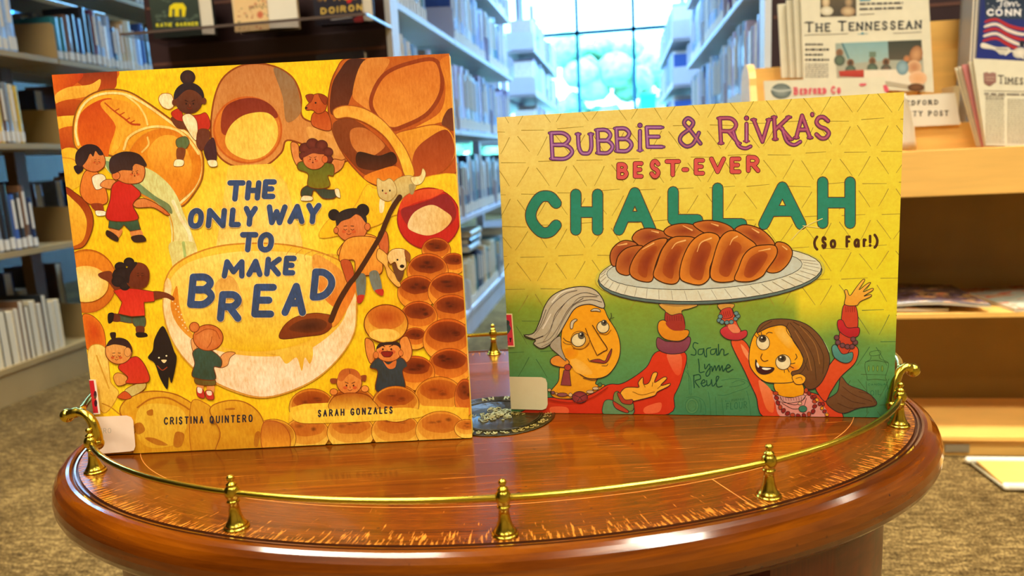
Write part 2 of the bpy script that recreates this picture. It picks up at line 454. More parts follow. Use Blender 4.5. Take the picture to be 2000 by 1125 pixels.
def draw_cover1(a):
    def f(x, y):
        n = .5+.5*math.sin(x*.021+1.3*math.sin(y*.013))*math.cos(y*.017)
        c = mixc((250, 212, 32), (246, 194, 26), n)
        d = math.hypot((x-500)/220, (y-470)/260)
        if d < 1: c = mixc((255, 224, 96), c, d)
        if y > 800: c = mixc(c, (226, 160, 40), min(1, (y-800)/90))
        return c
    bg(a, 80, 940, 90, 900, 40, 40, f)
    R1 = (196, 70, 20); DR = (130, 38, 16); OR = (236, 140, 34); YL = (248, 200, 60); CR = (252, 226, 150)
    # --- bread at the top left corner
    a.ctx(90, 100, 2.8136)
    a.blob([(10, 100), (370, 100), (385, 170), (330, 225), (230, 270), (170, 400), (160, 560), (20, 620)], (214, 96, 28), (232, 140, 40), 'v')
    a.fill([(200, 95), (370, 95), (390, 160), (370, 215), (250, 215), (160, 160)], (120, 40, 25), (190, 75, 28), 'v')
    a.fill([(30, 120), (200, 125), (160, 190), (60, 230)], (226, 100, 26), (190, 60, 24), 'h')
    a.blob([(50, 250), (120, 205), (240, 190), (300, 160), (285, 220), (220, 255), (120, 275), (70, 310)], (250, 196, 74), (238, 168, 50), 'v')
    a.blob([(50, 300), (140, 270), (220, 290), (180, 350), (60, 360)], (196, 84, 26), (170, 60, 20), 'v')
    a.blob([(60, 370), (180, 360), (250, 370), (220, 410), (120, 425), (70, 430)], (250, 200, 60), (240, 176, 44), 'v')
    a.blob([(70, 440), (180, 425), (190, 530), (90, 545)], (206, 90, 28), (180, 66, 22), 'v')
    a.blob([(80, 560), (190, 555), (230, 700), (100, 770)], (246, 196, 50), (240, 184, 44), 'v')
    a.ink([(85, 590), (150, 600), (190, 640)], 6, (226, 150, 40))
    # --- glass jug lying on its side
    a.blob([(168, 540), (150, 440), (170, 330), (230, 255), (330, 218), (450, 228), (560, 290), (700, 390), (810, 470), (860, 570), (862, 690), (820, 780), (740, 860), (640, 800), (560, 700), (420, 600), (260, 560)], (246, 178, 44), (240, 150, 34), 'v', (150, 84, 24), 9)
    a.fill([(185, 500), (180, 380), (230, 310), (330, 265), (380, 290), (385, 420), (355, 520), (330, 600), (230, 560)], (206, 74, 24), (226, 104, 26), 'v')
    a.fill([(300, 300), (370, 270), (480, 300), (540, 380), (545, 430), (440, 470), (400, 540), (360, 560), (385, 420)], (240, 160, 44), (246, 184, 56), 'v')
    a.ink([(325, 290), (370, 330), (430, 375), (470, 405), (515, 410)], 12, (196, 72, 24), taper=(.5, 1))
    for x, y in ((380, 335), (410, 355), (440, 385), (465, 400)): a.ink([(x, y), (x+22, y-12)], 6, (196, 72, 24))
    a.ink([(180, 520), (165, 440), (185, 340), (240, 270), (330, 238), (440, 245), (550, 300), (690, 400), (800, 480), (845, 580), (846, 690), (800, 780), (740, 840)], 13, CR)
    a.ink([(440, 250), (505, 300), (545, 360), (560, 410)], 10, (250, 214, 120))
    a.ell(650, 635, 205, 205, 0, (240, 158, 36), (226, 128, 28), 'r', (226, 150, 50), 4)
    a.ink([(430, 545), (455, 480), (530, 435), (620, 420), (720, 440), (790, 500), (840, 570)], 13, (252, 218, 130))
    a.ink([(560, 480), (565, 520), (530, 560)], 10, (250, 206, 110))
    a.fill([(560, 560), (620, 480), (700, 470), (760, 520), (800, 620), (790, 720), (720, 800), (650, 700), (590, 640)], (246, 178, 56), (236, 134, 30), 'v')
    # milk
    a.blob([(310, 600), (360, 590), (560, 650), (660, 720), (720, 800), (760, 900), (800, 1000), (830, 1130), (700, 1130), (690, 1000), (670, 900), (600, 830), (500, 740), (360, 680)], (214, 214, 140), (240, 224, 150), 'v')
    a.fill([(330, 610), (400, 640), (500, 720), (600, 800), (680, 850), (690, 900), (600, 830), (480, 760), (360, 680)], (130, 160, 110), (120, 134, 90), 'h')
    a.ink([(700, 830), (740, 920), (790, 1010), (800, 1120)], 18, (252, 236, 190))
    a.ink([(680, 900), (700, 980), (700, 1120)], 7, (226, 170, 60))
    a.ctx(120, 480, 2.6786)
    a.blob([(570, -10), (700, -10), (690, 60), (700, 200), (720, 330), (750, 440), (690, 460), (640, 330), (600, 200), (580, 90)], (226, 214, 130), (250, 226, 150), 'v')
    a.ink([(640, -10), (660, 130), (700, 300)], 16, (176, 190, 110), taper=(1, .4))
    # --- scoop of flour, top centre
    a.ctx()
    a.blob([(412, 250), (420, 190), (440, 150), (480, 128), (530, 130), (570, 152), (588, 190), (592, 232), (640, 248), (685, 272), (697, 292), (688, 310), (662, 318), (610, 292), (562, 276), (550, 300), (520, 325), (480, 332), (440, 318), (418, 290)], (198, 124, 66), (226, 150, 72), 'v', (150, 70, 24), 3.4)
    a.fill([(535, 135), (572, 156), (586, 196), (586, 225), (560, 240), (552, 190)], (146, 112, 80), (170, 120, 72), 'v')
    a.fill([(600, 250), (640, 262), (680, 285), (684, 300), (660, 306), (612, 282)], (232, 166, 84), (224, 150, 70), 'h')
    a.ell(484, 256, 66, 64, 0, (200, 106, 40), (226, 130, 44), 'r', (206, 100, 34), 3.6)
    a.fill([(436, 218), (462, 198), (500, 194), (530, 208), (542, 232), (500, 232), (462, 262), (434, 262)], (132, 46, 30), (160, 62, 34), 'v')
    a.fill([(452, 300), (440, 276), (452, 246), (480, 226), (520, 222), (540, 240), (542, 274), (520, 304), (486, 314)], (246, 204, 74), (250, 212, 96), 'v')
    a.fill([(446, 326), (530, 322), (560, 360), (590, 470), (600, 560), (410, 560), (430, 440)], (248, 206, 70), (252, 224, 130), 'v', smooth=False)
    # --- dark loaf, top right
    a.ctx(490, 100, 2.8136)
    a.blob([(540, 40), (470, 110), (432, 220), (428, 350), (470, 500), (560, 640), (690, 745), (860, 730), (980, 720), (1080, 690), (1150, 600), (1150, 20), (800, 10)], (196, 100, 34), (190, 84, 30), 'v', (150, 70, 24), 7)
    a.fill([(545, 50), (650, 60), (640, 130), (560, 240), (520, 330), (440, 350), (445, 200), (490, 110)], (70, 34, 26), (110, 50, 26), 'v')
    a.fill([(620, 60), (760, 50), (720, 140), (680, 230), (690, 340), (590, 290), (560, 230)], (214, 132, 56), (226, 140, 56), 'v')
    a.blob([(1020, 60), (880, 70), (740, 130), (670, 240), (670, 330), (760, 430), (860, 410), (980, 340), (1050, 210)], (214, 116, 44), (232, 148, 56), 'v', (150, 62, 26), 22)
    a.fill([(1040, 60), (1120, 60), (1120, 360), (1030, 400), (900, 430), (1040, 340), (1070, 200)], (214, 118, 40), (240, 160, 50), 'v')
    a.fill([(1080, 330), (1120, 330), (1120, 440), (1050, 410)], (110, 56, 40), (120, 60, 34), 'v')
    a.blob([(790, 470), (900, 430), (1020, 410), (1100, 450), (1130, 560), (1060, 660), (950, 710), (900, 700), (860, 560)], (238, 164, 52), (214, 120, 40), 'v', (176, 84, 30), 6)
    a.fill([(900, 560), (980, 480), (1080, 440), (1120, 560), (1060, 660), (950, 700), (890, 680)], (150, 62, 30), (190, 84, 34), 'v')
    a.fill([(455, 400), (560, 380), (680, 460), (760, 540), (800, 620), (760, 700), (640, 690), (540, 600), (470, 500)], (130, 62, 28), (150, 66, 26), 'h')
    a.fill([(550, 440), (630, 430), (720, 500), (730, 540), (640, 590), (560, 530)], (196, 110, 50), (214, 130, 60), 'v')
    a.fill([(590, 560), (700, 580), (780, 560), (800, 620), (700, 660), (590, 640)], (50, 28, 22), (90, 40, 20), 'v')
    a.fill([(620, 700), (730, 650), (800, 640), (830, 690), (740, 750)], (226, 120, 34), (238, 140, 36), 'v')
    a.blob([(455, 330), (520, 305), (620, 320), (720, 380), (800, 470), (860, 560), (900, 680), (850, 695), (810, 590), (740, 480), (640, 405), (540, 370), (470, 375)], (240, 168, 64), (248, 196, 60), 'v', (176, 90, 34), 5)
    # yellow cloth shapes
    a.ctx(490, 100, 2.8136)
    a.blob([(560, 870), (640, 740), (720, 760), (1120, 680), (1150, 900), (820, 900), (700, 960), (560, 1000), (380, 1030), (430, 930)], (248, 204, 40), (244, 190, 34), 'v', (228, 160, 34), 4)
    # --- red bowl of flour
    a.ell(978, 925, 172, 168, 0, (206, 44, 34), (196, 36, 30), 'v', (150, 30, 24), 6)
    a.fill([(815, 880), (850, 800), (950, 765), (1060, 770), (1000, 810), (900, 840)], (226, 90, 40), (220, 60, 36), 'v')
    a.blob([(826, 880), (900, 850), (990, 820), (1070, 790), (1120, 850), (1125, 920), (1060, 985), (940, 1010), (860, 960)], (140, 36, 40), (160, 40, 40), 'v', (170, 40, 34), 3)
    a.fill([(862, 965), (900, 890), (990, 850), (1060, 880), (1105, 925), (1060, 985), (980, 1018), (900, 1000)], (240, 206, 150), (236, 190, 110), 'h')
    # --- big mixing bowl
    a.ctx()
    a.blob([(322, 560), (342, 520), (400, 490), (470, 478), (560, 480), (640, 500), (686, 530), (697, 590), (690, 650), (655, 705), (600, 750), (520, 778), (450, 762), (385, 725), (340, 670), (322, 620)], (248, 200, 60), (244, 190, 60), 'v', (214, 140, 40), 3)
    a.fill([(330, 560), (360, 520), (420, 500), (500, 492), (600, 500), (665, 530), (684, 570), (670, 620), (620, 660), (540, 685), (460, 685), (390, 660), (345, 615)], (252, 222, 110), (240, 190, 30), 'v')
    a.fill([(420, 560), (450, 540), (470, 570), (476, 620), (440, 610)], (232, 170, 80), (244, 200, 80), 'v')
    a.fill([(612, 500), (656, 520), (684, 556), (686, 600), (650, 600), (620, 560)], (240, 170, 70), (226, 120, 36), 'v')
    a.fill([(334, 600), (346, 560), (352, 600), (366, 640), (392, 672), (372, 668), (346, 640)], (226, 130, 30), (236, 160, 50), 'v')
    for k in range(12):
        a.ell(338+k*2.2+(k % 3)*3, 590+k*5.2, 1.5, 1.5, 0, (250, 220, 170))
    a.fill([(320, 570), (328, 545), (336, 560), (334, 600), (348, 636), (382, 668), (440, 690), (520, 698), (590, 690), (640, 660), (672, 624), (688, 572), (697, 590), (692, 650), (656, 706), (600, 750), (520, 776), (450, 760), (385, 724), (340, 672), (322, 620)], (250, 216, 150), (252, 226, 190), 'v')
    a.ink([(322, 560), (320, 610), (340, 672), (385, 726), (450, 763), (520, 778), (600, 752), (656, 708), (692, 652), (697, 590)], 2.4, (222, 160, 60))
    a.fill([(520, 690), (600, 676), (612, 690), (606, 712), (596, 700), (590, 726), (580, 700), (560, 712), (545, 696)], (244, 200, 70), (240, 184, 50), 'v')
    for i in range(6): a.ink([(570+i*20, 486+i*3), (560+i*18, 500), (566+i*16, 512)], 1.4, (226, 160, 60))
    # --- spoon
    a.ctx(520, 480, 2.6786)
    a.blob([(76, 490), (90, 430), (150, 380), (240, 358), (300, 360), (350, 375), (350, 420), (300, 465), (200, 480)], (150, 70, 26), (120, 50, 20), 'v', (96, 40, 16), 3)
    a.fill([(120, 440), (180, 395), (270, 385), (320, 410), (290, 450), (200, 460)], (74, 32, 18), (110, 50, 22), 'r')
    a.fill([(350, 380), (370, 340), (450, 200), (470, 240), (400, 380), (350, 430)], (226, 110, 30), (236, 150, 50), 'v')
    a.ink([(340, 395), (380, 300), (440, 200), (480, 150), (560, 20), (600, -50), (628, -120)], 30, (78, 40, 22), taper=(1, .8))
    # --- spare rolls on the right
    for x, y, r in ((890, 30, 70), (980, 100, 60), (845, 140, 100), (790, 250, 95), (960, 245, 105), (970, 350, 95), (800, 380, 90), (780, 490, 60), (950, 500, 120), (960, 640, 105), (780, 670, 95)):
        bun(a, x, y, r, r*.85)
    for x, y, r in ((240, 850, 110), (450, 850, 120), (680, 830, 115)):
        bun(a, x, y, r, r*.8, (150, 62, 18), (214, 120, 30), (248, 200, 70))
    bun(a, 905, 800, 120, 100, (170, 74, 20), (220, 128, 34), (250, 200, 70)); bun(a, 1040, 800, 50, 90, (120, 50, 20), (200, 90, 30), (240, 150, 50))
    a.blob([(120, 920), (130, 850), (200, 830), (420, 820), (700, 810), (820, 840), (1060, 850), (1060, 960), (160, 960)], (248, 204, 60), (240, 176, 40), 'v', smooth=False)
    for x, y, r in ((215, 990, 110), (445, 980, 115), (680, 975, 118), (915, 970, 122), (1050, 960, 60)):
        bun(a, x, y, r, r*.75, (190, 100, 30), (224, 144, 44), (250, 206, 80))
    bun(a, 40, 1010, 110, 90, (160, 80, 26), (222, 150, 40), (244, 196, 60))
    # --- bread on the left edge
    a.ctx(90, 100, 2.8136)
    a.blob([(90, 770), (170, 790), (240, 860), (262, 950), (230, 1050), (180, 1090), (90, 1060)], (150, 50, 20), (190, 90, 24), 'v', OUT1, 5)
    a.fill([(90, 800), (160, 830), (215, 900), (225, 980), (190, 1060), (90, 1060)], (246, 196, 60), (238, 160, 36), 'v')
    a.ctx(120, 480, 2.6786)
    a.ell(135, 190, 155, 165, 0, (236, 140, 34), (206, 104, 30), 'v', (180, 84, 24), 4)
    a.ell(130, 205, 118, 95, 0, (250, 224, 140), (244, 196, 90), 'r')
    a.blob([(110, 380), (150, 365), (205, 410), (230, 480), (222, 550), (130, 540)], (206, 70, 20), (232, 120, 30), 'r', OUT1, 3)
    a.blob([(140, 560), (180, 520), (235, 545), (250, 640), (260, 720), (300, 780), (220, 880), (150, 720)], (248, 210, 110), (240, 186, 60), 'v', (206, 140, 40), 4)
    a.ink([(185, 580), (215, 660), (250, 750)], 8, (220, 160, 50)); a.ink([(215, 830), (260, 850), (310, 890)], 6, (200, 130, 30))
    # --- braided dough, bottom left
    a.blob([(390, 960), (310, 880), (340, 810), (430, 770), (540, 768), (640, 800), (700, 870), (690, 1100), (400, 1100), (370, 1010)], (232, 172, 40), (214, 150, 30), 'v', (170, 96, 24), 6)
    a.blob([(680, 830), (760, 830), (820, 900), (840, 1000), (820, 1100), (690, 1100)], (226, 164, 40), (206, 140, 28), 'v', (186, 110, 26), 5)
    a.blob([(780, 860), (860, 815), (960, 820), (1040, 880), (1070, 980), (1050, 1100), (820, 1100), (835, 980)], (226, 164, 36), (206, 140, 28), 'v', (170, 96, 24), 6)
    a.blob([(1060, 930), (1150, 930), (1200, 1000), (1180, 1080), (1060, 1070)], (190, 104, 36), (240, 160, 40), 'v', (170, 80, 30), 4)
    a.ink([(400, 850), (470, 805), (560, 800), (640, 840), (670, 860)], 8, (186, 110, 26))
    a.fill([(400, 870), (470, 830), (620, 850), (660, 940), (600, 1040), (470, 1060), (400, 1000)], (238, 192, 60), (226, 170, 40), 'v')
    for q in ([(385, 940), (420, 930), (440, 970), (400, 990)], [(600, 980), (645, 990), (630, 1050), (590, 1050)], [(440, 1010), (490, 1010), (560, 1045), (500, 1045)], [(450, 870), (480, 860), (480, 890), (455, 890)], [(860, 855), (905, 850), (910, 860), (870, 862)], [(1020, 980), (1045, 980), (1030, 1050), (1010, 1040)]):
        a.fill(q, (180, 104, 24), (190, 120, 30), 'v')
    # ---------------------------------------------------------------- figures
    sk = (226, 140, 72); dk = (110, 56, 36)
    def face(cx, cy, s, eyes='dot', mouth='smile', col=(70, 30, 20), cheeks=True):
        if cheeks:
            a.ell(cx-18*s, cy+8*s, 8*s, 6*s, 0, (214, 96, 46)); a.ell(cx+18*s, cy+8*s, 8*s, 6*s, 0, (214, 96, 46))
        for sg in (-1, 1):
            if eyes == 'dot': a.ell(cx+sg*13*s, cy, 3*s, 3.6*s, 0, col)
            else: a.ink([(cx+sg*13*s-6*s, cy-1*s), (cx+sg*13*s, cy+2*s), (cx+sg*13*s+6*s, cy-1*s)], 2*s, col)
            a.ink([(cx+sg*7*s, cy-8*s), (cx+sg*18*s, cy-13*s)] if eyes == 'dot' else [(cx+sg*7*s, cy-13*s), (cx+sg*18*s, cy-12*s)], 2.4*s, col)
        a.ink([(cx-1*s, cy+2*s), (cx+2*s, cy+8*s), (cx-2*s, cy+8*s)], 1.8*s, (160, 76, 40))
        if mouth == 'smile': a.ink([(cx-8*s, cy+15*s), (cx, cy+19*s), (cx+8*s, cy+15*s)], 2.2*s, (130, 40, 24))
        elif mouth == 'o': a.ell(cx, cy+16*s, 4*s, 4*s, 0, (110, 34, 24))
        else: a.blob([(cx-16*s, cy+8*s), (cx+16*s, cy+8*s), (cx+10*s, cy+22*s), (cx-10*s, cy+22*s)], (140, 30, 24), None, 'v', (90, 20, 20), 2*s)
    a.ctx(90, 100, 2.8136)
    # pony-tail girl at left
    a.blob([(215, 670), (280, 665), (330, 760), (335, 840), (240, 845), (190, 780)], (232, 130, 50), (226, 120, 44), 'v', OUT1, 4)
    a.blob([(255, 700), (300, 680), (330, 700), (320, 750), (275, 765)], (250, 232, 200), None, 'v', OUT1, 3)
    a.blob([(330, 712), (385, 718), (360, 762), (300, 745)], sk, None, 'v', OUT1, 3)
    a.fill([(250, 845), (310, 845), (315, 885), (270, 880)], (150, 60, 30)); a.blob([(275, 882), (325, 885), (335, 905), (285, 910)], (252, 240, 214), None, 'v', OUT1, 2)
    a.blob([(155, 640), (200, 630), (205, 660), (175, 680)], (46, 30, 36))
    a.blob([(205, 640), (215, 560), (290, 550), (325, 590), (322, 640), (270, 670)], sk, (220, 120, 60), 'v', OUT1, 4)
    a.fill([(165, 620), (170, 560), (220, 520), (280, 525), (318, 570), (295, 578), (275, 555), (262, 585), (245, 570), (225, 610), (195, 640)], (46, 30, 36), (60, 40, 40), 'v')
    face(283, 612, .8, 'line')
    # boy with red shirt
    a.fill([(360, 980), (420, 985), (400, 1030), (350, 1010)], sk); a.fill([(465, 990), (525, 990), (530, 1030), (480, 1030)], sk)
    a.blob([(335, 990), (365, 1000), (400, 1030), (390, 1052), (335, 1020)], (60, 36, 30)); a.blob([(470, 1025), (530, 1015), (552, 1048), (490, 1055)], (60, 36, 30))
    a.blob([(350, 930), (505, 925), (522, 985), (465, 995), (430, 960), (405, 990), (345, 975)], (66, 92, 66), (56, 80, 60), 'v', OUT1, 4, smooth=False)
    a.blob([(480, 835), (540, 815), (620, 850), (680, 900), (660, 905), (590, 865), (500, 865)], sk, (216, 110, 50), 'h', OUT1, 4)
    a.blob([(370, 740), (430, 715), (500, 760), (522, 795), (480, 850), (505, 930), (340, 930), (355, 820)], (214, 44, 34), (200, 36, 30), 'v', OUT1, 5)
    a.blob([(365, 680), (400, 620), (500, 610), (545, 650), (530, 720), (460, 735), (400, 715)], sk, (224, 128, 60), 'v', OUT1, 4)
    a.ell(388, 690, 22, 22, 0, (224, 120, 60), None, 'v', OUT1, 3)
    a.fill([(350, 650), (360, 590), (430, 558), (510, 570), (552, 620), (548, 640), (500, 625), (480, 640), (475, 660), (420, 660), (370, 680)], (52, 34, 36), (70, 44, 40), 'v')
    face(490, 675, 1, 'dot', 'o')
    # climber with bun, black hair
    a.blob([(620, 270), (640, 240), (690, 245), (705, 300), (680, 325), (640, 310)], (252, 236, 190), None, 'v', (196, 120, 40), 4)
    a.blob([(690, 370), (760, 380), (770, 430), (720, 425)], dk, None, 'v', OUT1, 3)
    a.blob([(690, 345), (740, 320), (760, 360), (840, 355), (880, 345), (905, 400), (890, 440), (830, 440), (790, 400), (720, 385)], (200, 50, 34), None, 'v', OUT1, 3)
    a.blob([(750, 370), (790, 350), (830, 390), (835, 470), (820, 495), (780, 440)], (252, 230, 180), None, 'v', (120, 60, 30), 3)
    a.blob([(840, 440), (895, 440), (900, 490), (860, 550), (830, 520)], (110, 56, 40), None, 'v', OUT1, 3)
    a.fill([(870, 540), (920, 480), (940, 560), (935, 610), (890, 610)], (74, 40, 46)); a.blob([(890, 608), (935, 606), (942, 636), (905, 640)], (252, 236, 190), None, 'v', OUT1, 2)
    a.blob([(720, 490), (770, 475), (790, 510), (765, 545), (722, 530)], (96, 112, 70), None, 'v', OUT1, 3)
    a.fill([(722, 540), (768, 545), (755, 605), (722, 600)], (130, 66, 34)); a.blob([(715, 602), (758, 606), (752, 636), (705, 636)], (252, 236, 190), None, 'v', OUT1, 2)
    a.ell(780, 150, 42, 40, 0, (70, 44, 44), (50, 32, 36), 'r')
    a.ell(787, 258, 84, 80, 0, (50, 36, 42), None, 'v'); a.ell(787, 280, 74, 70, 0, (112, 60, 40), (90, 46, 34), 'v'); a.ell(708, 288, 14, 18, 0, dk); a.ell(870, 280, 14, 18, 0, dk)
    a.fill([(712, 270), (722, 210), (780, 190), (850, 210), (866, 260), (820, 225), (770, 222)], (48, 34, 42))
    face(792, 295, 1.5, 'dot', 'smile', (40, 20, 20), False)
    # brown dog, curly boy
    a.ctx(490, 100, 2.8136)
    a.blob([(345, 345), (420, 340), (440, 440), (340, 415)], (190, 78, 30), (206, 96, 40), 'v', OUT1, 4)
    a.blob([(300, 315), (325, 285), (340, 250), (380, 240), (420, 265), (410, 330), (370, 350), (340, 330), (310, 330)], (196, 86, 34), None, 'v', OUT1, 4)
    a.blob([(302, 250), (345, 245), (325, 290)], (150, 56, 26), None, 'v', OUT1, 3); a.blob([(375, 240), (420, 260), (412, 300), (390, 280)], (150, 56, 26), None, 'v', OUT1, 3)
    a.ell(357, 290, 5, 5, 0, (40, 20, 20)); a.ell(306, 318, 7, 5, 0, (40, 20, 20))
    a.blob([(285, 760), (350, 735), (420, 765), (470, 770), (465, 810), (400, 815), (350, 770), (330, 810), (280, 805)], (66, 74, 60), None, 'v', OUT1, 4)
    a.blob([(290, 800), (338, 805), (335, 826), (278, 826)], (250, 232, 190), None, 'v', OUT1, 2); a.blob([(462, 765), (485, 765), (492, 810), (470, 800)], (250, 232, 190), None, 'v', OUT1, 2)
    a.blob([(222, 510), (262, 520), (270, 590), (300, 620), (265, 645), (232, 590)], sk, None, 'v', OUT1, 4)
    a.blob([(455, 600), (500, 605), (520, 600), (500, 650), (450, 680), (440, 640)], sk, None, 'v', OUT1, 4)
    a.blob([(262, 620), (310, 610), (430, 620), (458, 640), (455, 690), (425, 690), (435, 745), (380, 762), (315, 745), (315, 680), (262, 655)], (96, 104, 34), (130, 120, 30), 'v', OUT1, 4)
    for x, y, r in ((300, 540, 34), (340, 515, 34), (390, 525, 34), (425, 560, 28), (290, 580, 24), (430, 600, 22)): a.ell(x, y, r, r*.9, 0, (120, 52, 40), (90, 36, 30), 'r', (80, 30, 24), 2)
    a.ell(350, 600, 62, 56, 0, (224, 130, 70), (214, 112, 60), 'v', OUT1, 3); a.fill([(290, 590), (310, 550), (370, 540), (415, 570), (380, 572), (340, 568)], (110, 46, 36)); a.ell(408, 600, 16, 20, 0, (220, 110, 56), None, 'v', OUT1, 2)
    face(342, 600, 1.1, 'dot', 'o')
    # cat
    a.blob([(790, 720), (850, 690), (900, 700), (905, 760), (850, 800), (800, 840), (760, 800)], (226, 196, 120), (196, 170, 110), 'v', (170, 130, 70), 3)
    a.blob([(880, 700), (930, 690), (945, 650), (962, 680), (940, 730), (900, 740)], (246, 224, 160), None, 'v', (170, 130, 70), 3)
    a.fill([(710, 820), (735, 830), (728, 888), (708, 888)], (248, 228, 180)); a.fill([(775, 830), (800, 830), (798, 868), (780, 868)], (200, 170, 110)); a.fill([(870, 740), (900, 740), (895, 788), (876, 788)], (170, 150, 100))
    a.blob([(697, 705), (730, 720), (765, 705), (795, 740), (800, 790), (760, 830), (710, 810), (695, 760)], (232, 206, 140), (206, 176, 110), 'v', (160, 120, 60), 3)
    for x in (725, 765): a.ell(x, 772, 4, 6, 0, (50, 30, 24))
    a.fill([(736, 784), (750, 784), (743, 792)], (190, 90, 70))
    # stirring girl with two buns
    a.blob([(490, 1130), (500, 1070), (560, 1030), (640, 1010), (700, 1040), (700, 1130)], (240, 160, 56), None, 'v', OUT1, 4)
    a.blob([(700, 1020), (720, 990), (752, 1010), (755, 1110), (700, 1125)], (206, 100, 50), None, 'v', OUT1, 4)
    a.ell(458, 905, 32, 32, 0, (44, 34, 38)); a.ell(616, 880, 36, 36, 0, (44, 34, 38))
    a.ell(556, 975, 86, 78, 0, (226, 130, 66), (214, 112, 56), 'v', OUT1, 4); a.ell(642, 970, 16, 20, 0, (214, 112, 56), None, 'v', OUT1, 3); a.ell(470, 990, 13, 17, 0, (214, 112, 56), None, 'v', OUT1, 3)
    a.fill([(475, 965), (470, 910), (520, 875), (590, 870), (632, 905), (635, 950), (590, 900), (545, 925), (500, 940)], (44, 34, 38), (60, 46, 46), 'v')
    face(540, 985, 1.5, 'line')
    a.ctx(520, 480, 2.6786)
    a.blob([(400, 0), (450, -40), (560, -40), (590, 0), (608, 140), (520, 160), (470, 160), (460, 80), (385, 85)], (240, 164, 60), (232, 140, 44), 'v', OUT1, 4)
    a.blob([(392, 85), (440, 85), (462, 170), (430, 200), (408, 150)], (196, 86, 44), None, 'v', OUT1, 3)
    a.fill([(475, 165), (520, 158), (516, 265), (480, 268)], (110, 116, 110)); a.fill([(540, 150), (585, 140), (606, 235), (565, 240)], (120, 124, 116))
    a.fill([(480, 266), (515, 264), (500, 300), (478, 302)], (196, 50, 34)); a.fill([(570, 238), (612, 232), (612, 264), (590, 260)], (196, 50, 34))
    a.ink([(440, 200), (480, 150), (560, 20), (600, -50), (628, -120), (660, -190), (700, -250)], 26, (74, 40, 24))
    # golden dog
    a.blob([(590, 20), (640, 60), (640, 110), (680, 160), (705, 210), (685, 218), (640, 170), (620, 110), (580, 70)], (236, 176, 80), None, 'v', OUT1, 3)
    a.fill([(660, 100), (720, 120), (715, 170), (690, 190)], (110, 66, 40))
    a.blob([(635, 60), (660, 25), (710, 20), (745, 40), (752, 90), (730, 70), (735, 110), (715, 135), (690, 125), (675, 90), (650, 100)], (240, 196, 120), (250, 220, 160), 'h', OUT1, 3)
    a.fill([(725, 25), (755, 50), (750, 92), (730, 70)], (150, 84, 40)); a.ell(688, 78, 5, 5, 0, (40, 20, 20)); a.ell(712, 112, 12, 9, 0, (40, 24, 24))
    # boy with bread above head
    a.blob([(520, 490), (560, 510), (570, 590), (545, 620), (522, 560)], (230, 140, 60), None, 'v', OUT1, 4)
    a.blob([(700, 500), (740, 480), (765, 560), (740, 612), (705, 590)], (230, 140, 60), None, 'v', OUT1, 4)
    a.ell(628, 412, 114, 100, 0, (206, 110, 34), (244, 186, 60), 'v', OUT1, 5); a.ell(630, 380, 95, 62, 0, (190, 84, 26), (214, 120, 36), 'r'); a.ell(620, 470, 80, 32, 0, (248, 200, 90))
    a.blob([(570, 600), (600, 590), (660, 600), (710, 590), (740, 630), (715, 660), (722, 760), (580, 765), (585, 660), (545, 640)], (58, 64, 68), (48, 56, 62), 'v', OUT1, 4)
    a.fill([(610, 600), (640, 625), (680, 600), (675, 640), (640, 645)], (220, 120, 56))
    a.ell(642, 560, 66, 50, 0, (232, 142, 64), (222, 124, 56), 'v', OUT1, 4); a.ell(576, 575, 14, 18, 0, (222, 124, 56), None, 'v', OUT1, 2); a.ell(706, 565, 12, 16, 0, (222, 124, 56), None, 'v', OUT1, 2)
    a.fill([(578, 545), (600, 512), (690, 508), (705, 540), (680, 524), (620, 525)], (54, 34, 30)); face(634, 545, 1.7, 'dot', 'open')
    bun(a, 680, 830, 112, 84, (150, 62, 18), (214, 120, 30), (248, 200, 70))
    # pigtail girl peeking
    a.blob([(338, 700), (370, 700), (368, 722), (340, 722)], (150, 70, 34)); a.blob([(495, 685), (525, 682), (520, 712), (495, 705)], (150, 70, 34))
    a.ell(436, 720, 66, 62, 0, (232, 150, 66), (224, 130, 56), 'v', OUT1, 4); a.fill([(375, 700), (390, 660), (430, 645), (480, 660), (498, 705), (440, 675), (400, 712)], (190, 96, 40), (206, 110, 44), 'v'); a.ink([(438, 652), (440, 672)], 3, (120, 60, 30))
    face(440, 735, 1.4, 'dot')
    for q in ((355, 768), (518, 752)): a.ell(q[0], q[1], 20, 17, 0, (232, 142, 62), None, 'v', OUT1, 3)
    a.blob([(345, 860), (350, 800), (400, 778), (450, 772), (520, 780), (560, 810), (575, 860)], (176, 84, 24), (240, 180, 56), 'v', OUT1, 3)
    a.blob([(150, 870), (300, 855), (500, 862), (760, 850), (800, 900), (300, 930), (160, 920)], (248, 204, 64), (246, 200, 60), 'v')
    # left figures: arms-out child, bowing child, black dog, girl from behind
    a.ctx(120, 480, 2.6786)
    a.blob([(200, 150), (260, 140), (275, 190), (320, 230), (290, 245), (250, 195), (205, 170)], (120, 54, 30), None, 'v', OUT1, 3)
    a.blob([(480, 245), (545, 250), (590, 275), (585, 290), (545, 275), (480, 285)], (120, 54, 30), None, 'v', OUT1, 3)
    a.blob([(300, 360), (370, 365), (400, 385), (370, 410), (300, 400), (250, 395)], (80, 92, 70), None, 'v', OUT1, 3); a.fill([(268, 360), (305, 368), (305, 402), (262, 396)], (110, 50, 30)); a.blob([(245, 362), (275, 358), (270, 400), (247, 410)], (40, 26, 26))
    a.blob([(370, 385), (435, 375), (438, 428), (390, 430)], (80, 92, 70), None, 'v', OUT1, 3); a.fill([(392, 428), (432, 428), (432, 462), (396, 464)], (110, 50, 30)); a.blob([(392, 460), (440, 460), (450, 480), (400, 484)], (40, 26, 26))
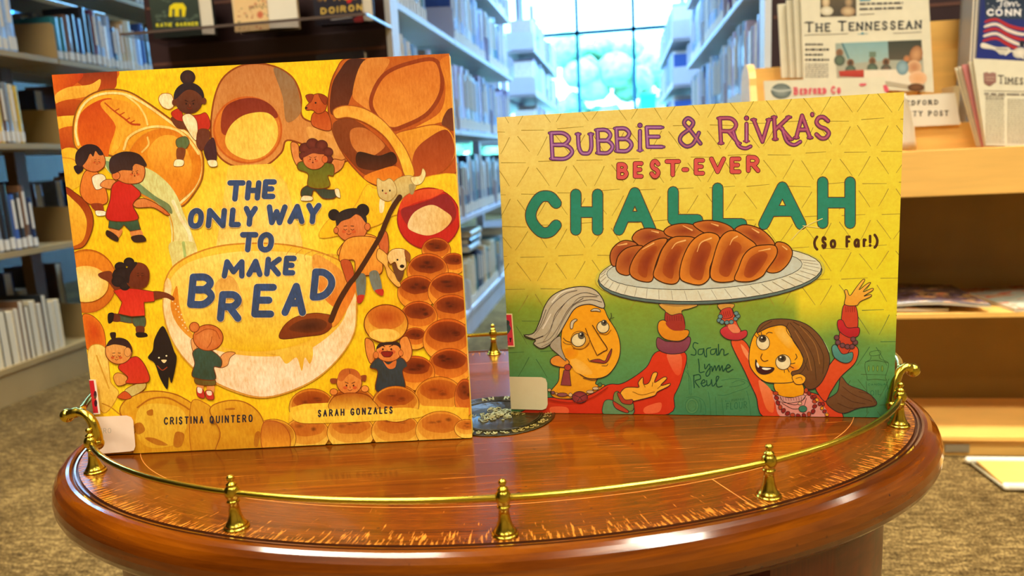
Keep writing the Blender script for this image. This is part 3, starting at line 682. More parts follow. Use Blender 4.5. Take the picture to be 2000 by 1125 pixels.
    a.blob([(275, 240), (330, 225), (400, 230), (485, 245), (490, 295), (435, 300), (440, 370), (370, 375), (300, 360), (320, 300)], (210, 44, 32), (224, 56, 34), 'v', OUT1, 4, smooth=False)
    for x, y, r in ((310, 115, 30), (356, 90, 28), (320, 160, 52), (300, 190, 36), (335, 215, 28)): a.ell(x, y, r, r*.85, 0, (50, 34, 34), (36, 24, 26), 'r')
    a.blob([(345, 130), (390, 95), (440, 105), (462, 150), (450, 210), (400, 230), (350, 205)], (122, 54, 30), (104, 44, 26), 'v', OUT1, 4)
    a.fill([(340, 130), (380, 92), (400, 98), (365, 150), (355, 200), (335, 180)], (44, 28, 30)); face(415, 160, .9, 'line', 'smile', (30, 14, 14), False)
    a.blob([(335, 760), (400, 725), (445, 725), (430, 760), (360, 795)], (214, 190, 110), None, 'v', OUT1, 3); a.blob([(300, 790), (335, 765), (370, 795), (340, 808), (300, 800)], (206, 80, 34), None, 'v', OUT1, 3)
    a.blob([(275, 690), (300, 668), (345, 690), (340, 725), (295, 735)], (230, 156, 70), None, 'v', OUT1, 3)
    a.blob([(300, 640), (350, 600), (400, 585), (445, 640), (458, 715), (345, 722), (350, 690)], (206, 44, 32), (216, 60, 36), 'v', OUT1, 4)
    a.blob([(255, 462), (285, 460), (282, 495), (265, 495)], (50, 30, 32)); a.ell(303, 555, 70, 68, 0, (234, 170, 90), (228, 146, 70), 'v', OUT1, 4)
    a.fill([(240, 530), (260, 495), (310, 485), (355, 505), (375, 560), (350, 545), (335, 530), (280, 520)], (50, 30, 32), (70, 40, 36), 'v'); a.ell(350, 560, 18, 24, 0, (232, 160, 84), None, 'v', OUT1, 2)
    face(292, 580, 1.15, 'line')
    a.blob([(530, 425), (560, 470), (590, 550), (605, 600), (580, 720), (565, 690), (556, 755), (520, 700), (490, 620), (455, 590), (480, 550), (490, 490)], (44, 30, 28), (34, 24, 24), 'v')
    a.ell(513, 590, 5, 4, 0, (250, 240, 200)); a.ell(552, 580, 5, 4, 0, (250, 240, 200)); a.fill([(525, 602), (553, 602), (540, 618)], (252, 220, 160)); a.ink([(505, 632), (530, 655), (555, 640)], 5, (150, 60, 30))
    a.fill([(715, 725), (745, 725), (740, 765), (712, 765)], (232, 150, 80)); a.fill([(765, 735), (800, 735), (798, 775), (768, 775)], (232, 150, 80))
    a.blob([(712, 745), (745, 760), (750, 800), (715, 790)], (200, 50, 40), None, 'v', OUT1, 3); a.blob([(755, 765), (790, 765), (800, 805), (765, 805)], (200, 50, 40), None, 'v', OUT1, 3)
    a.fill([(715, 745), (738, 752), (735, 775), (716, 770)], (250, 230, 210)); a.fill([(762, 765), (786, 765), (788, 785), (768, 785)], (250, 230, 210))
    a.blob([(708, 690), (800, 700), (800, 735), (710, 728)], (110, 92, 40), None, 'v', OUT1, 3)
    a.blob([(835, 585), (870, 560), (912, 565), (885, 590), (870, 630), (830, 640)], (234, 160, 90), None, 'v', OUT1, 3); a.blob([(680, 500), (705, 490), (710, 545), (692, 560)], (234, 160, 90), None, 'v', OUT1, 3)
    a.blob([(690, 560), (740, 535), (800, 560), (840, 600), (835, 640), (800, 640), (805, 705), (690, 690), (700, 620)], (62, 84, 66), (56, 76, 62), 'v', OUT1, 4)
    a.ell(770, 485, 78, 68, 0, (228, 138, 70), (206, 104, 44), 'r', OUT1, 4); a.ell(698, 430, 26, 26, 0, (226, 130, 60), (206, 104, 44), 'r', OUT1, 3)
    a.ink([(705, 470), (760, 440), (810, 450), (830, 490)], 4, (180, 84, 34)); a.ink([(790, 480), (785, 510), (765, 540)], 4, (180, 84, 34))
    # ---------------------------------------------------------------- title lettering
    a.ctx(); BL = (58, 78, 122); HL = (250, 214, 150)
    T = [('T', 442, 354, 480, 396), ('H', 479, 354, 511, 394), ('E', 512, 352, 541, 391),
         ('O', 367, 408, 400, 449), ('N', 403, 408, 444, 448), ('L', 448, 407, 474, 446), ('Y', 474, 404, 504, 445), ('W', 519, 401, 562, 442), ('A', 562, 400, 598, 440), ('Y', 596, 398, 628, 440),
         ('T', 467, 455, 505, 495), ('O', 503, 455, 537, 495),
         ('M', 434, 508, 481, 546), ('A', 482, 507, 516, 543), ('K', 517, 503, 552, 542), ('E', 553, 501, 580, 540),
         ('B', 368, 536, 423, 603), ('R', 426, 570, 476, 630), ('E', 493, 556, 540, 622), ('A', 552, 554, 602, 619), ('D', 607, 526, 656, 589)]
    for ch, x0, y0, x1, y1 in T:
        w = 14 if y1-y0 > 50 else 10.8
        a.letter(ch, x0+1, y0, x1-1, y1, w, BL, .1, 0, HL, 1)
    a.text('CRISTINA QUINTERO', 321, 831, 495, 825, 15, 2.6, (40, 36, 52), gap=.28)
    a.text('SARAH GONZALES', 622, 815, 768, 808, 14, 2.6, (40, 36, 52), gap=.28)
def draw_cover2(a):
    INK = (44, 36, 40)
    def f(x, y):
        tl = (236, 214, 140); tr = (240, 212, 82); ml = (230, 200, 78); mr = (230, 214, 40)
        u = min(1, max(0, (x-970)/790)); v = min(1, max(0, (y-190)/330))
        c = mixc(mixc(tl, tr, u), mixc(ml, mr, u), v)
        e = 545+14*math.sin(x*.013)+8*math.sin(x*.041)-10*u
        g = mixc((140, 160, 48), (84, 142, 82), min(1, max(0, (y-e-40)/140)))
        g = mixc(g, (62, 124, 84), min(1, max(0, (y-720)/90)))
        t = min(1, max(0, (y-e)/55))
        if x > 1560: t = min(1, max(0, (y-e-30-(x-1560)*.25)/70))
        return mixc(c, g, t)
    bg(a, 950, 1790, 170, 830, 56, 60, f)
    # the little ruled triangles
    a.ctx(); rnd = random.Random(3)
    dx = 74; dy = 62
    for r in range(-1, 14):
        for c in range(-1, 15):
            x = 965+c*dx+(r % 2)*dx/2; y = 195+r*dy-(x-965)*.03
            yy = min(1, max(0, (y-540)/120)); col = mixc((164, 138, 52), (60, 104, 60), yy)
            for ang in (0, 60, 120):
                A = math.radians(ang-2+rnd.uniform(-4, 4)); ex, ey = math.cos(A)*dx, math.sin(A)*dy*1.08
                s0, s1 = .2+rnd.uniform(-.04, .04), .82+rnd.uniform(-.06, .06)
                if y > 560 and 1050 < x < 1640: continue
                a.ink([(x+ex*s0, y+ey*s0), (x+ex*.5+.6, y+ey*.5), (x+ex*s1, y+ey*s1)], 1.5, col, caps=False, seg=2, taper=(1, .6))
    # faint kitchen things drawn in the green
    LG = (44, 106, 72)
    a.ctx(1340, 640, 6.25)
    a.lines([[(430, 650), (560, 630), (700, 640), (770, 690), (740, 740), (600, 790), (480, 830), (390, 830)], [(560, 680), (640, 650), (720, 680), (640, 715), (530, 730)], [(270, 790), (290, 900), (300, 1080)], [(435, 870), (450, 1000), (455, 1080)], [(740, 780), (770, 900), (790, 1080)], [(360, 850), (370, 1080)],
             [(0, 860), (120, 850), (210, 900), (240, 1000), (235, 1060), (200, 1065)], [(165, 880), (185, 960), (175, 1040)]], 6, LG)
    a.ell(72, 960, 80, 95, 0, (78, 134, 84), None, 'v', LG, 6); a.ell(72, 960, 52, 66, 0, (74, 130, 82), None, 'v', LG, 5)
    a.text('FLOUR', 490, 1010, 745, 985, 85, 9, LG); a.text('ALL PURPOSE', 475, 915, 715, 890, 28, 5, LG)
    a.lines([[(20, 520), (35, 640), (40, 820)], [(-10, 410), (10, 440), (15, 500)], [(0, 540), (55, 640), (60, 830)]], 6, LG)
    a.ctx(1370, 500, 3.125)
    a.lines([[(1030, 590), (1085, 580), (1090, 605), (1035, 612), (1030, 590)], [(1035, 612), (1030, 635), (1000, 655), (1000, 700), (1010, 740), (1010, 760)], [(1085, 605), (1090, 630), (1140, 655), (1135, 700), (1122, 740), (1130, 762)], [(1000, 650), (1060, 640), (1140, 655)], [(1010, 760), (1060, 755), (1130, 762)], [(1005, 770), (1010, 850), (1010, 960)], [(1130, 770), (1140, 850)]], 3, (50, 84, 50))
    for x in (1020, 1048, 1074, 1103): a.ell(x, 690, 6, 18, 0, (110, 150, 60), None, 'v', (50, 84, 50), 2)
    a.text('OIL', 1030, 855, 1095, 850, 32, 4, LG); a.text('CANOLA', 1015, 795, 1125, 792, 13, 2.5, LG); a.ell(1160, 850, 40, 46, 0, (80, 136, 84), None, 'v', LG, 3)
    # --- lettering
    a.ctx(); PU = (142, 80, 150); PD = (84, 34, 84); PI2 = (164, 70, 110)
    top = [('B', 1073, 257, 1122, 315, PU), ('U', 1125, 259, 1160, 305, PU), ('B', 1163, 251, 1201, 304, PU), ('B', 1200, 248, 1238, 300, PU), ('E', 1259, 246, 1297, 292, PU), ('&', 1322, 228, 1372, 291, (124, 74, 130)),
           ('R', 1402, 228, 1446, 285, PI2), ('V', 1468, 231, 1508, 282, PI2), ('K', 1508, 226, 1548, 277, PI2), ('A', 1549, 223, 1586, 274, PI2), ("'", 1582, 220, 1591, 234, PI2), ('S', 1588, 226, 1625, 275, PI2)]
    for ps in ('o', 'f', 'h'):
        for ch, x0, y0, x1, y1, c in top:
            a.letter(ch, x0+2, y0+1, x1-2, y1-1, 6, c, -.05, 4 if ch not in "&'S" else 0, PD, 1.3, (186, 132, 186) if c is PU else (190, 104, 130), pas=ps)
        for x, y0, y1 in ((1250, 257, 295), (1458, 243, 277)):
            cc = PU if x < 1300 else PI2
            w = {'o': 8.6, 'f': 6, 'h': 2}[ps]; q = {'o': PD, 'f': cc, 'h': (190, 130, 180)}[ps]
            a.ink([(x, y0), (x, y1)], w, q, smooth=False)
            if ps != 'h': a.ink([(x-5, y1), (x+5, y1)], w*.5, q, smooth=False); a.ell(x, y0-11, w*.62, w*.62, 0, q)
        w = {'o': 8.6, 'f': 6, 'h': 2}[ps]; q = {'o': PD, 'f': (150, 66, 120), 'h': (190, 104, 150)}[ps]
        a.ink([(1432, 258), (1438, 276), (1444, 287), (1456, 291), (1466, 287)], w*.9, q); a.ink([(1528, 252), (1534, 272), (1541, 281), (1552, 284), (1563, 278)], w*.9, q)
    RD = (214, 84, 84)
    for ch, x0, y0, x1, y1 in (('B', 1204, 318, 1228, 352), ('E', 1236, 316, 1257, 350), ('S', 1268, 312, 1291, 350), ('T', 1298, 312, 1330, 347), ('-', 1331, 322, 1346, 342), ('E', 1355, 310, 1377, 344), ('V', 1385, 307, 1418, 341), ('E', 1425, 307, 1448, 341), ('R', 1457, 304, 1485, 339)):
        a.letter(ch, x0+1, y0+1, x1-1, y1-1, 7, RD, 0, 0, (92, 24, 34), 1.3)
    GR = (38, 134, 112); BIG = [('C', 1027, 374, 1096, 465), ('H', 1115, 371, 1177, 460), ('A', 1199, 368, 1281, 460), ('L', 1305, 366, 1372, 440), ('L', 1392, 359, 1458, 448), ('A', 1482, 357, 1574, 449), ('H', 1597, 347, 1670, 447)]
    for ch, x0, y0, x1, y1 in BIG:
        a.letter(ch, x0, y0, x1, y1, 19.5, GR, 0, 0, (92, 44, 40), 1.6)
    a.text('(So Far!)', 1588, 487, 1716, 483, 24, 5.2, (74, 40, 24), gap=.26)
    SG = (18, 74, 56)
    a.ctx(1340, 640, 6.25)
    for st in ([(145, 200), (100, 190), (85, 240), (120, 290), (110, 340), (60, 335)], [(205, 265), (155, 275), (150, 330), (200, 325), (215, 260), (225, 340), (250, 360), (250, 270), (300, 250)], [(355, 265), (305, 280), (305, 330), (350, 320), (370, 260), (375, 340), (400, 320)], [(395, 210), (400, 335), (430, 270), (460, 280), (465, 340), (515, 320)],
               [(150, 390), (160, 470), (165, 550), (220, 545)], [(225, 455), (235, 510), (285, 450), (290, 560), (255, 600), (245, 560), (310, 480), (320, 540), (350, 470), (365, 530)], [(365, 530), (400, 465), (410, 530), (440, 470), (450, 535), (480, 500)], [(480, 510), (540, 480), (510, 455), (485, 500), (510, 545), (570, 515)],
               [(95, 590), (95, 660), (100, 740)], [(90, 590), (160, 580), (175, 630), (110, 660), (160, 735)], [(180, 690), (230, 670), (215, 640), (185, 680), (210, 725), (250, 700)], [(250, 650), (260, 715), (300, 690), (310, 640), (320, 715), (350, 700), (400, 610), (370, 610), (370, 700), (390, 730), (440, 720)]):
        a.ink(st, 13, SG)
    # --- plate
    a.ctx(1180, 400, 4.5455); PL = (214, 218, 196)
    a.ell(940, 618, 1022, 268, -3, (206, 196, 80)); 
    a.ell(940, 632, 995, 252, -3, (120, 140, 130), (90, 112, 110), 'v', INK, 7)
    a.ell(940, 610, 990, 246, -3, PL, (220, 218, 196), 'r', INK, 6)
    a.ell(890, 575, 868, 176, -3, (206, 210, 196), (196, 202, 190), 'r', (60, 60, 56), 5)
    for k in range(46):
        A = 2*PI*k/46; c, s_ = math.cos(A), math.sin(A)
        if s_ > -.35: a.ink([(890+880*c, 578+184*s_-c*40), (936+975*c, 612+236*s_-c*46)], 4, (150, 142, 124), caps=False, smooth=False)
    # --- challah
    BC = (160, 66, 24); BH = (222, 134, 50); BO = (60, 26, 12)
    def lobe(pts, c1=(150, 58, 26), c2=(206, 116, 42), core=None, hl=None):
        a.blob(pts, c1, c2, 'r', BO, 9)
        if core: a.fill(core, (140, 52, 26), (168, 76, 28), 'r')
        if hl: a.ink(hl, 14, (240, 184, 110), taper=(.4, 1))
    lobe([(248, 300), (290, 240), (380, 212), (480, 225), (560, 260), (590, 300), (500, 330), (350, 380), (280, 340)], (140, 56, 34), (196, 110, 48), None, [(420, 236), (480, 250)])
    lobe([(530, 240), (590, 190), (700, 170), (800, 185), (870, 230), (880, 270), (780, 300), (590, 290)], (146, 60, 32), (206, 116, 46), None, [(700, 190), (780, 230)])
    lobe([(790, 180), (860, 150), (960, 145), (1080, 175), (1150, 230), (1100, 290), (1000, 290), (880, 250)], (150, 62, 32), (206, 116, 46), None, [(950, 170), (1010, 190)])
    lobe([(1160, 225), (1220, 185), (1310, 190), (1420, 240), (1510, 340), (1480, 390), (1340, 380), (1230, 270)], (150, 62, 32), (206, 116, 46), None, [(1310, 215), (1370, 250)])
    lobe([(1520, 345), (1590, 340), (1650, 380), (1670, 440), (1630, 530), (1550, 600), (1460, 605), (1440, 560), (1520, 460)], (170, 78, 30), (206, 120, 40), None, [(1580, 370), (1620, 400)])
    lobe([(52, 470), (70, 400), (130, 340), (200, 320), (290, 350), (250, 400), (150, 440), (110, 540), (70, 540)], (146, 62, 36), (190, 104, 50), None, [(120, 365), (200, 350)])
    lobe([(105, 570), (120, 470), (180, 400), (260, 370), (340, 370), (330, 420), (270, 500), (230, 620), (150, 620)], (150, 64, 32), (196, 110, 46))
    lobe([(225, 600), (250, 500), (320, 400), (420, 330), (520, 300), (560, 320), (500, 420), (450, 560), (430, 670), (370, 690), (270, 660)], (150, 60, 28), (204, 116, 44), [(300, 600), (330, 470), (420, 380), (470, 390), (400, 560), (370, 650)], [(340, 400), (440, 345)])
    lobe([(440, 640), (470, 520), (520, 390), (600, 300), (700, 285), (800, 300), (760, 370), (690, 500), (660, 680), (560, 705)], (150, 60, 28), (210, 122, 44), [(520, 600), (560, 450), (640, 370), (690, 400), (630, 560), (600, 660)], [(600, 395), (640, 345), (720, 320)])
    lobe([(670, 640), (690, 500), (760, 350), (850, 270), (940, 250), (1020, 290), (1000, 400), (940, 560), (930, 660), (850, 715), (720, 690)], (150, 58, 26), (226, 136, 44), [(760, 620), (790, 440), (880, 330), (950, 380), (900, 540), (860, 670)], [(825, 420), (860, 340), (950, 300)])
    lobe([(940, 620), (970, 470), (1020, 320), (1080, 250), (1160, 235), (1260, 290), (1350, 370), (1260, 440), (1210, 520), (1170, 660), (1080, 690), (980, 680)], (156, 64, 28), (222, 132, 44), [(1020, 600), (1060, 440), (1140, 330), (1220, 380), (1160, 520), (1100, 640)], [(1115, 360), (1140, 310), (1180, 285)])
    lobe([(1160, 670), (1190, 570), (1240, 450), (1320, 380), (1430, 360), (1520, 370), (1530, 450), (1450, 570), (1400, 640), (1290, 685)], (170, 76, 30), (220, 130, 44), [(1240, 620), (1290, 480), (1400, 420), (1450, 460), (1380, 580), (1300, 650)], [(1370, 415), (1470, 395)])
    # --- arms holding the plate
    HA = (214, 160, 70)
    a.blob([(490, 885), (600, 890), (720, 890), (830, 895), (760, 925), (690, 945), (690, 1010), (550, 1010), (545, 950), (510, 920)], HA, (200, 150, 64), 'v', INK, 5)
    a.fill([(500, 884), (660, 890), (820, 892), (760, 902), (620, 906)], (170, 130, 70))
    a.blob([(1010, 890), (1150, 885), (1130, 930), (1050, 950)], (206, 150, 66), None, 'v', INK, 5)
    # --- grandmother
    a.ctx(970, 500, 3.3095)
    RED = (214, 58, 30)
    a.blob([(330, 920), (480, 930), (600, 900), (720, 835), (800, 830), (880, 790), (970, 720), (1040, 620), (1220, 630), (1200, 780), (1150, 900), (1050, 1040), (180, 1040), (180, 1000)], RED, (200, 50, 28), 'v', INK, 5)
    a.fill([(1100, 640), (1190, 640), (1190, 760), (1150, 760)], (226, 110, 70), (222, 80, 44), 'v'); a.fill([(960, 980), (1060, 950), (1050, 1010), (960, 1020)], (228, 100, 60))
    a.fill([(350, 980), (450, 980), (460, 1020), (360, 1020)], (228, 96, 56))
    a.blob([(1090, 370), (1130, 385), (1200, 380), (1210, 480), (1100, 470)], (160, 50, 44), None, 'v', INK, 4)
    for k in range(7): a.ink([(1103+k*15, 390), (1108+k*14, 460)], 3, (110, 30, 34))
    a.blob([(1040, 530), (1100, 555), (1180, 545), (1245, 525), (1250, 570), (1210, 625), (1110, 635), (1040, 600)], (136, 66, 90), (120, 50, 74), 'v', INK, 5)
    a.blob([(1048, 430), (1090, 420), (1140, 480), (1235, 480), (1235, 520), (1180, 552), (1090, 540), (1045, 490)], (232, 150, 34), (214, 130, 28), 'v', INK, 5)
    a.fill([(1095, 430), (1200, 425), (1212, 480), (1130, 478)], (160, 50, 44))
    # neck and face
    a.blob([(350, 880), (400, 810), (430, 700), (640, 770), (640, 830), (700, 840), (600, 900), (480, 925), (380, 920)], (238, 168, 36), (226, 150, 30), 'v', INK, 5)
    a.blob([(420, 600), (430, 450), (500, 340), (620, 315), (690, 340), (720, 400), (780, 500), (800, 600), (780, 690), (720, 770), (640, 795), (560, 780), (470, 700)], (236, 158, 22), (240, 170, 40), 'v', INK, 5)
    a.fill([(480, 660), (560, 690), (620, 760), (560, 770), (500, 740)], (244, 190, 84), (240, 176, 60), 'r')
    a.ell(480, 630, 50, 40, 0, (230, 140, 24), (236, 158, 22), 'r')
    a.blob([(350, 670), (390, 645), (440, 660), (470, 690), (440, 720), (390, 715), (355, 700)], (226, 140, 60), (230, 150, 40), 'v', INK, 5)
    # hair
    HR = (196, 184, 160)
    a.blob([(180, 515), (240, 500), (280, 420), (310, 330), (360, 260), (450, 215), (560, 200), (640, 225), (690, 290), (690, 340), (600, 315), (510, 340), (450, 430), (410, 500), (350, 570), (290, 600), (240, 570), (250, 545)], HR, (180, 170, 146), 'v', INK, 6)
    a.blob([(345, 580), (410, 520), (420, 600), (450, 680), (400, 640)], (170, 160, 140), None, 'v', INK, 4)
    for st in ([(250, 540), (330, 500), (380, 400), (460, 290), (560, 240), (660, 260)], [(240, 520), (300, 440), (350, 330), (440, 250), (520, 225)], [(290, 590), (370, 540), (430, 420), (500, 320), (600, 285), (680, 300)], [(260, 570), (340, 540), (400, 460), (470, 340), (560, 275)], [(200, 520), (270, 470), (320, 350)], [(480, 330), (540, 270), (650, 265)], [(300, 560), (350, 480), (380, 380), (440, 310)]):
        a.ink(st, 4, (70, 62, 62), taper=(.4, 1))
    a.ink([(175, 508), (190, 530), (240, 540), (300, 520)], 6, INK, taper=(.5, 1))
    a.ink([(360, 300), (420, 240), (500, 215)], 10, (226, 220, 200)); a.ink([(300, 470), (350, 380)], 10, (222, 214, 196))
    # eyes, nose, mouth
    a.blob([(480, 545), (500, 500), (550, 490), (600, 530), (590, 580), (540, 605), (495, 590)], (214, 150, 40), None, 'v', (130, 76, 20), 4)
    a.ell(530, 545, 46, 42, -20, (236, 220, 170), (226, 206, 150), 'r', INK, 5); a.ell(548, 516, 22, 24, 0, (90, 84, 70)); a.ell(552, 512, 11, 12, 0, (30, 26, 30)); a.ell(543, 506, 5, 5, 0, (240, 236, 220))
    a.ell(688, 462, 40, 38, 10, (236, 220, 170), (226, 206, 150), 'r', INK, 5); a.ell(695, 434, 20, 20, 0, (90, 84, 70)); a.ell(697, 430, 10, 10, 0, (30, 26, 30)); a.ell(690, 426, 4, 4, 0, (240, 236, 220))
    a.ink([(495, 600), (560, 600), (600, 560)], 4, (140, 80, 20)); a.ink([(660, 500), (710, 510), (740, 480)], 4, (140, 80, 20))
    a.ink([(480, 560), (450, 550), (432, 532)], 4, INK); a.ink([(480, 572), (450, 570), (430, 556)], 3, INK); a.ink([(730, 420), (742, 395), (740, 372)], 4, INK); a.ink([(728, 410), (760, 400)], 3, INK)
    a.blob([(478, 470), (480, 430), (505, 410), (522, 415), (500, 435), (492, 468)], (206, 190, 160), None, 'v', INK, 4); a.blob([(608, 358), (630, 342), (660, 345), (672, 362), (640, 358)], (206, 190, 160), None, 'v', INK, 4)
    a.ink([(575, 470), (610, 560), (650, 645)], 5, (90, 44, 20)); a.ink([(620, 450), (670, 530), (715, 600), (690, 620), (655, 642)], 6, (70, 34, 20))
    a.blob([(605, 680), (660, 668), (700, 680), (720, 640), (745, 600), (735, 650), (705, 692), (650, 690)], (150, 60, 50), None, 'v', INK, 4); a.ink([(590, 665), (602, 685)], 4, INK); a.ink([(680, 712), (710, 712), (720, 700)], 4, INK); a.ink([(560, 792), (620, 806), (650, 800)], 4, INK)
    # earring, necklace
    a.blob([(435, 740), (470, 740), (482, 840), (415, 836)], (140, 62, 66), None, 'v', INK, 4, smooth=False); a.ell(460, 722, 22, 20, 0, (170, 60, 50), None, 'v', INK, 4)
    a.ink([(335, 870), (400, 895), (480, 905), (560, 900), (620, 870), (680, 830)], 4, INK)
    for x, y, rx, ry, c in ((342, 868, 12, 10, (206, 160, 110)), (365, 885, 12, 10, (120, 80, 90)), (388, 892, 9, 8, (214, 170, 110)), (425, 898, 34, 12, (140, 80, 80)), (478, 900, 12, 12, (222, 180, 120)), (605, 880, 24, 11, (200, 170, 130)), (640, 858, 20, 10, (206, 180, 140)), (668, 834, 13, 13, (70, 120, 70))):
        a.ell(x, y, rx, ry, 0, c, None, 'v', INK, 3)
    a.ell(538, 915, 50, 38, 0, (150, 60, 60), (120, 44, 52), 'r', INK, 4)
    for q in ((500, 900), (520, 948), (560, 945), (580, 895)): a.ink([(538, 915), q], 3, INK)
    a.ink([(330, 930), (480, 950), (610, 920), (720, 850)], 5, (150, 36, 26))
    # raised hand with bracelets
    a.blob([(800, 890), (830, 855), (880, 850), (920, 850), (915, 820), (945, 785), (950, 830), (985, 820), (1010, 760), (1040, 760), (1020, 820), (1080, 785), (1100, 795), (1060, 840), (1120, 825), (1110, 845), (1040, 880), (1020, 905), (930, 930), (870, 940), (810, 925)], (242, 178, 56), (236, 166, 50), 'v', INK, 5, seg=4)
    a.lines([[(880, 880), (940, 900), (1020, 880)], [(950, 830), (960, 850)], [(1010, 820), (1005, 845)], [(1060, 842), (1040, 860)]], 4, (120, 70, 20))
    a.blob([(690, 960), (720, 930), (800, 950), (880, 970), (870, 1030), (700, 1030)], (96, 136, 92), None, 'v', INK, 4)
    a.blob([(760, 890), (790, 880), (820, 940), (880, 950), (880, 1000), (820, 1000), (760, 960)], (110, 130, 70), None, 'v', INK, 4); a.blob([(780, 890), (800, 890), (830, 930), (878, 930), (870, 960), (810, 950)], (170, 60, 40), None, 'v', INK, 4); a.blob([(752, 940), (790, 960), (850, 1000), (840, 1015), (770, 985)], (176, 60, 40), None, 'v', INK, 4)
    # --- granddaughter
    a.ctx(1370, 500, 3.125)
    a.blob([(180, 530), (240, 510), (290, 560), (330, 700), (440, 830), (640, 830), (760, 880), (850, 1000), (410, 1000), (330, 850), (260, 700)], (222, 84, 40), (206, 62, 34), 'v', INK, 5)
    a.fill([(240, 540), (285, 590), (300, 650), (260, 600)], (236, 140, 90)); a.fill([(350, 760), (430, 830), (440, 950), (400, 940), (370, 860)], (234, 130, 80), (222, 100, 50), 'v')
    a.blob([(110, 350), (180, 325), (200, 360), (220, 420), (260, 500), (190, 490), (150, 430)], (214, 84, 50), None, 'v', INK, 4)
    a.blob([(120, 335), (178, 318), (190, 370), (135, 385)], (190, 60, 50), None, 'v', INK, 3)
    for k in range(4): a.ink([(133+k*12, 345-k*3), (140+k*12, 375-k*3)], 3, (120, 34, 34))
    for x, y in ((108, 395), (125, 405), (155, 408), (182, 405), (208, 385), (222, 368), (115, 372), (212, 352)): a.ell(x, y, 14, 13, 0, (110, 150, 150), (80, 120, 130), 'r', INK, 3)
    a.blob([(118, 450), (160, 430), (200, 470), (270, 455), (275, 490), (230, 515), (160, 510), (120, 480)], (206, 60, 66), (180, 44, 56), 'v', INK, 4)
    a.fill([(160, 430), (205, 420), (235, 465), (190, 470)], (226, 130, 90))
    # right arm raised
    a.blob([(690, 780), (770, 680), (830, 600), (850, 540), (950, 560), (940, 650), (850, 740), (790, 830), (750, 890)], (220, 84, 40), (206, 66, 34), 'v', INK, 5)
    a.blob([(870, 300), (940, 310), (955, 420), (930, 520), (880, 610), (830, 600), (850, 420)], (200, 66, 44), (190, 60, 40), 'v', INK, 4)
    for k in range(5): a.ink([(880+k*13, 312), (882+k*13, 345)], 3, (120, 34, 30))
    a.blob([(875, 300), (880, 250), (872, 215), (888, 210), (905, 245), (940, 200), (980, 150), (996, 152), (960, 210), (1010, 172), (1032, 168), (985, 222), (1040, 200), (1045, 212), (990, 248), (1030, 238), (1034, 250), (970, 280), (945, 305)], (240, 180, 70), (232, 160, 50), 'v', INK, 4, seg=4)
    a.blob([(830, 400), (860, 395), (890, 440), (960, 440), (955, 490), (900, 500), (840, 460)], (196, 38, 50), (170, 30, 40), 'v', INK, 4)
    for x, y in ((825, 500), (832, 530), (860, 548), (890, 555), (918, 555), (938, 530), (925, 510)): a.ell(x, y, 16, 15, 0, (120, 70, 80), (90, 50, 60), 'r', INK, 3)
    a.blob([(795, 560), (820, 545), (860, 600), (920, 590), (915, 640), (870, 655), (810, 620)], (84, 150, 140), (64, 126, 120), 'v', INK, 4)
    a.ink([(700, 470), (750, 530), (780, 590)], 3, (190, 220, 150)); 
    # hair behind, swinging out to the right
    a.blob([(760, 890), (830, 830), (850, 740), (900, 790), (1000, 830), (1060, 880), (1060, 915), (960, 930), (880, 960), (820, 950)], (116, 76, 46), (98, 66, 40), 'v', INK, 4)
    a.lines([[(860, 800), (930, 850), (1040, 890)], [(850, 850), (920, 890), (1000, 905)], [(830, 900), (900, 930), (950, 930)], [(960, 830), (1030, 850), (1060, 900)]], 3, (70, 44, 30))
    # neck, jumper collar, face
    a.fill([(440, 840), (540, 850), (620, 840), (700, 870), (760, 980), (500, 990), (450, 900)], (222, 150, 140), (214, 140, 130), 'v')
    a.blob([(450, 770), (600, 770), (620, 850), (540, 865), (465, 845)], (240, 166, 24), (226, 150, 20), 'v', INK, 4)
    a.blob([(455, 850), (540, 868), (625, 850), (620, 880), (540, 900), (465, 885)], (206, 150, 140), None, 'v', INK, 3)
    for k in range(9): a.ink([(480+k*16, 860+4*math.sin(k*.4)), (484+k*16, 884)], 2.5, (120, 60, 60))
    a.blob([(290, 640), (300, 540), (340, 460), (440, 410), (560, 430), (620, 520), (640, 640), (610, 720), (560, 770), (440, 778), (370, 760), (310, 700)], (240, 166, 24), (242, 172, 30), 'v', INK, 5)
    a.fill([(440, 450), (500, 430), (560, 520), (540, 570), (480, 520)], (242, 190, 84), (240, 172, 40), 'r'); a.ell(560, 690, 40, 30, 0, (230, 130, 30), (240, 166, 24), 'r')
    a.blob([(340, 470), (360, 420), (430, 390), (540, 390), (640, 420), (720, 490), (770, 580), (780, 660), (740, 760), (690, 810), (640, 810), (610, 760), (560, 740), (550, 710), (600, 690), (620, 620), (560, 520), (510, 430), (420, 435)], (118, 76, 44), (100, 64, 38), 'v', INK, 5)
    a.lines([[(530, 410), (520, 460), (590, 560), (650, 700)], [(540, 410), (600, 480), (680, 620), (700, 760)], [(560, 405), (660, 470), (740, 600), (740, 720)], [(560, 740), (620, 700), (650, 620)], [(430, 400), (380, 430), (350, 460)]], 3.5, (66, 42, 30))
    a.lines([[(600, 430), (690, 540), (720, 660)], [(570, 460), (640, 590), (670, 700)]], 6, (150, 100, 54))
    a.blob([(555, 735), (600, 722), (635, 745), (620, 780), (580, 785), (560, 765)], (240, 170, 40), None, 'v', INK, 4); a.ink([(575, 750), (605, 742), (615, 760)], 3, INK)
    a.ell(375, 530, 40, 46, -15, (240, 226, 180), (230, 210, 160), 'r', INK, 4); a.ell(372, 508, 24, 22, 0, (80, 66, 50)); a.ell(378, 505, 12, 12, 0, (26, 22, 26)); a.ell(368, 500, 5, 5, 0, (250, 246, 230))
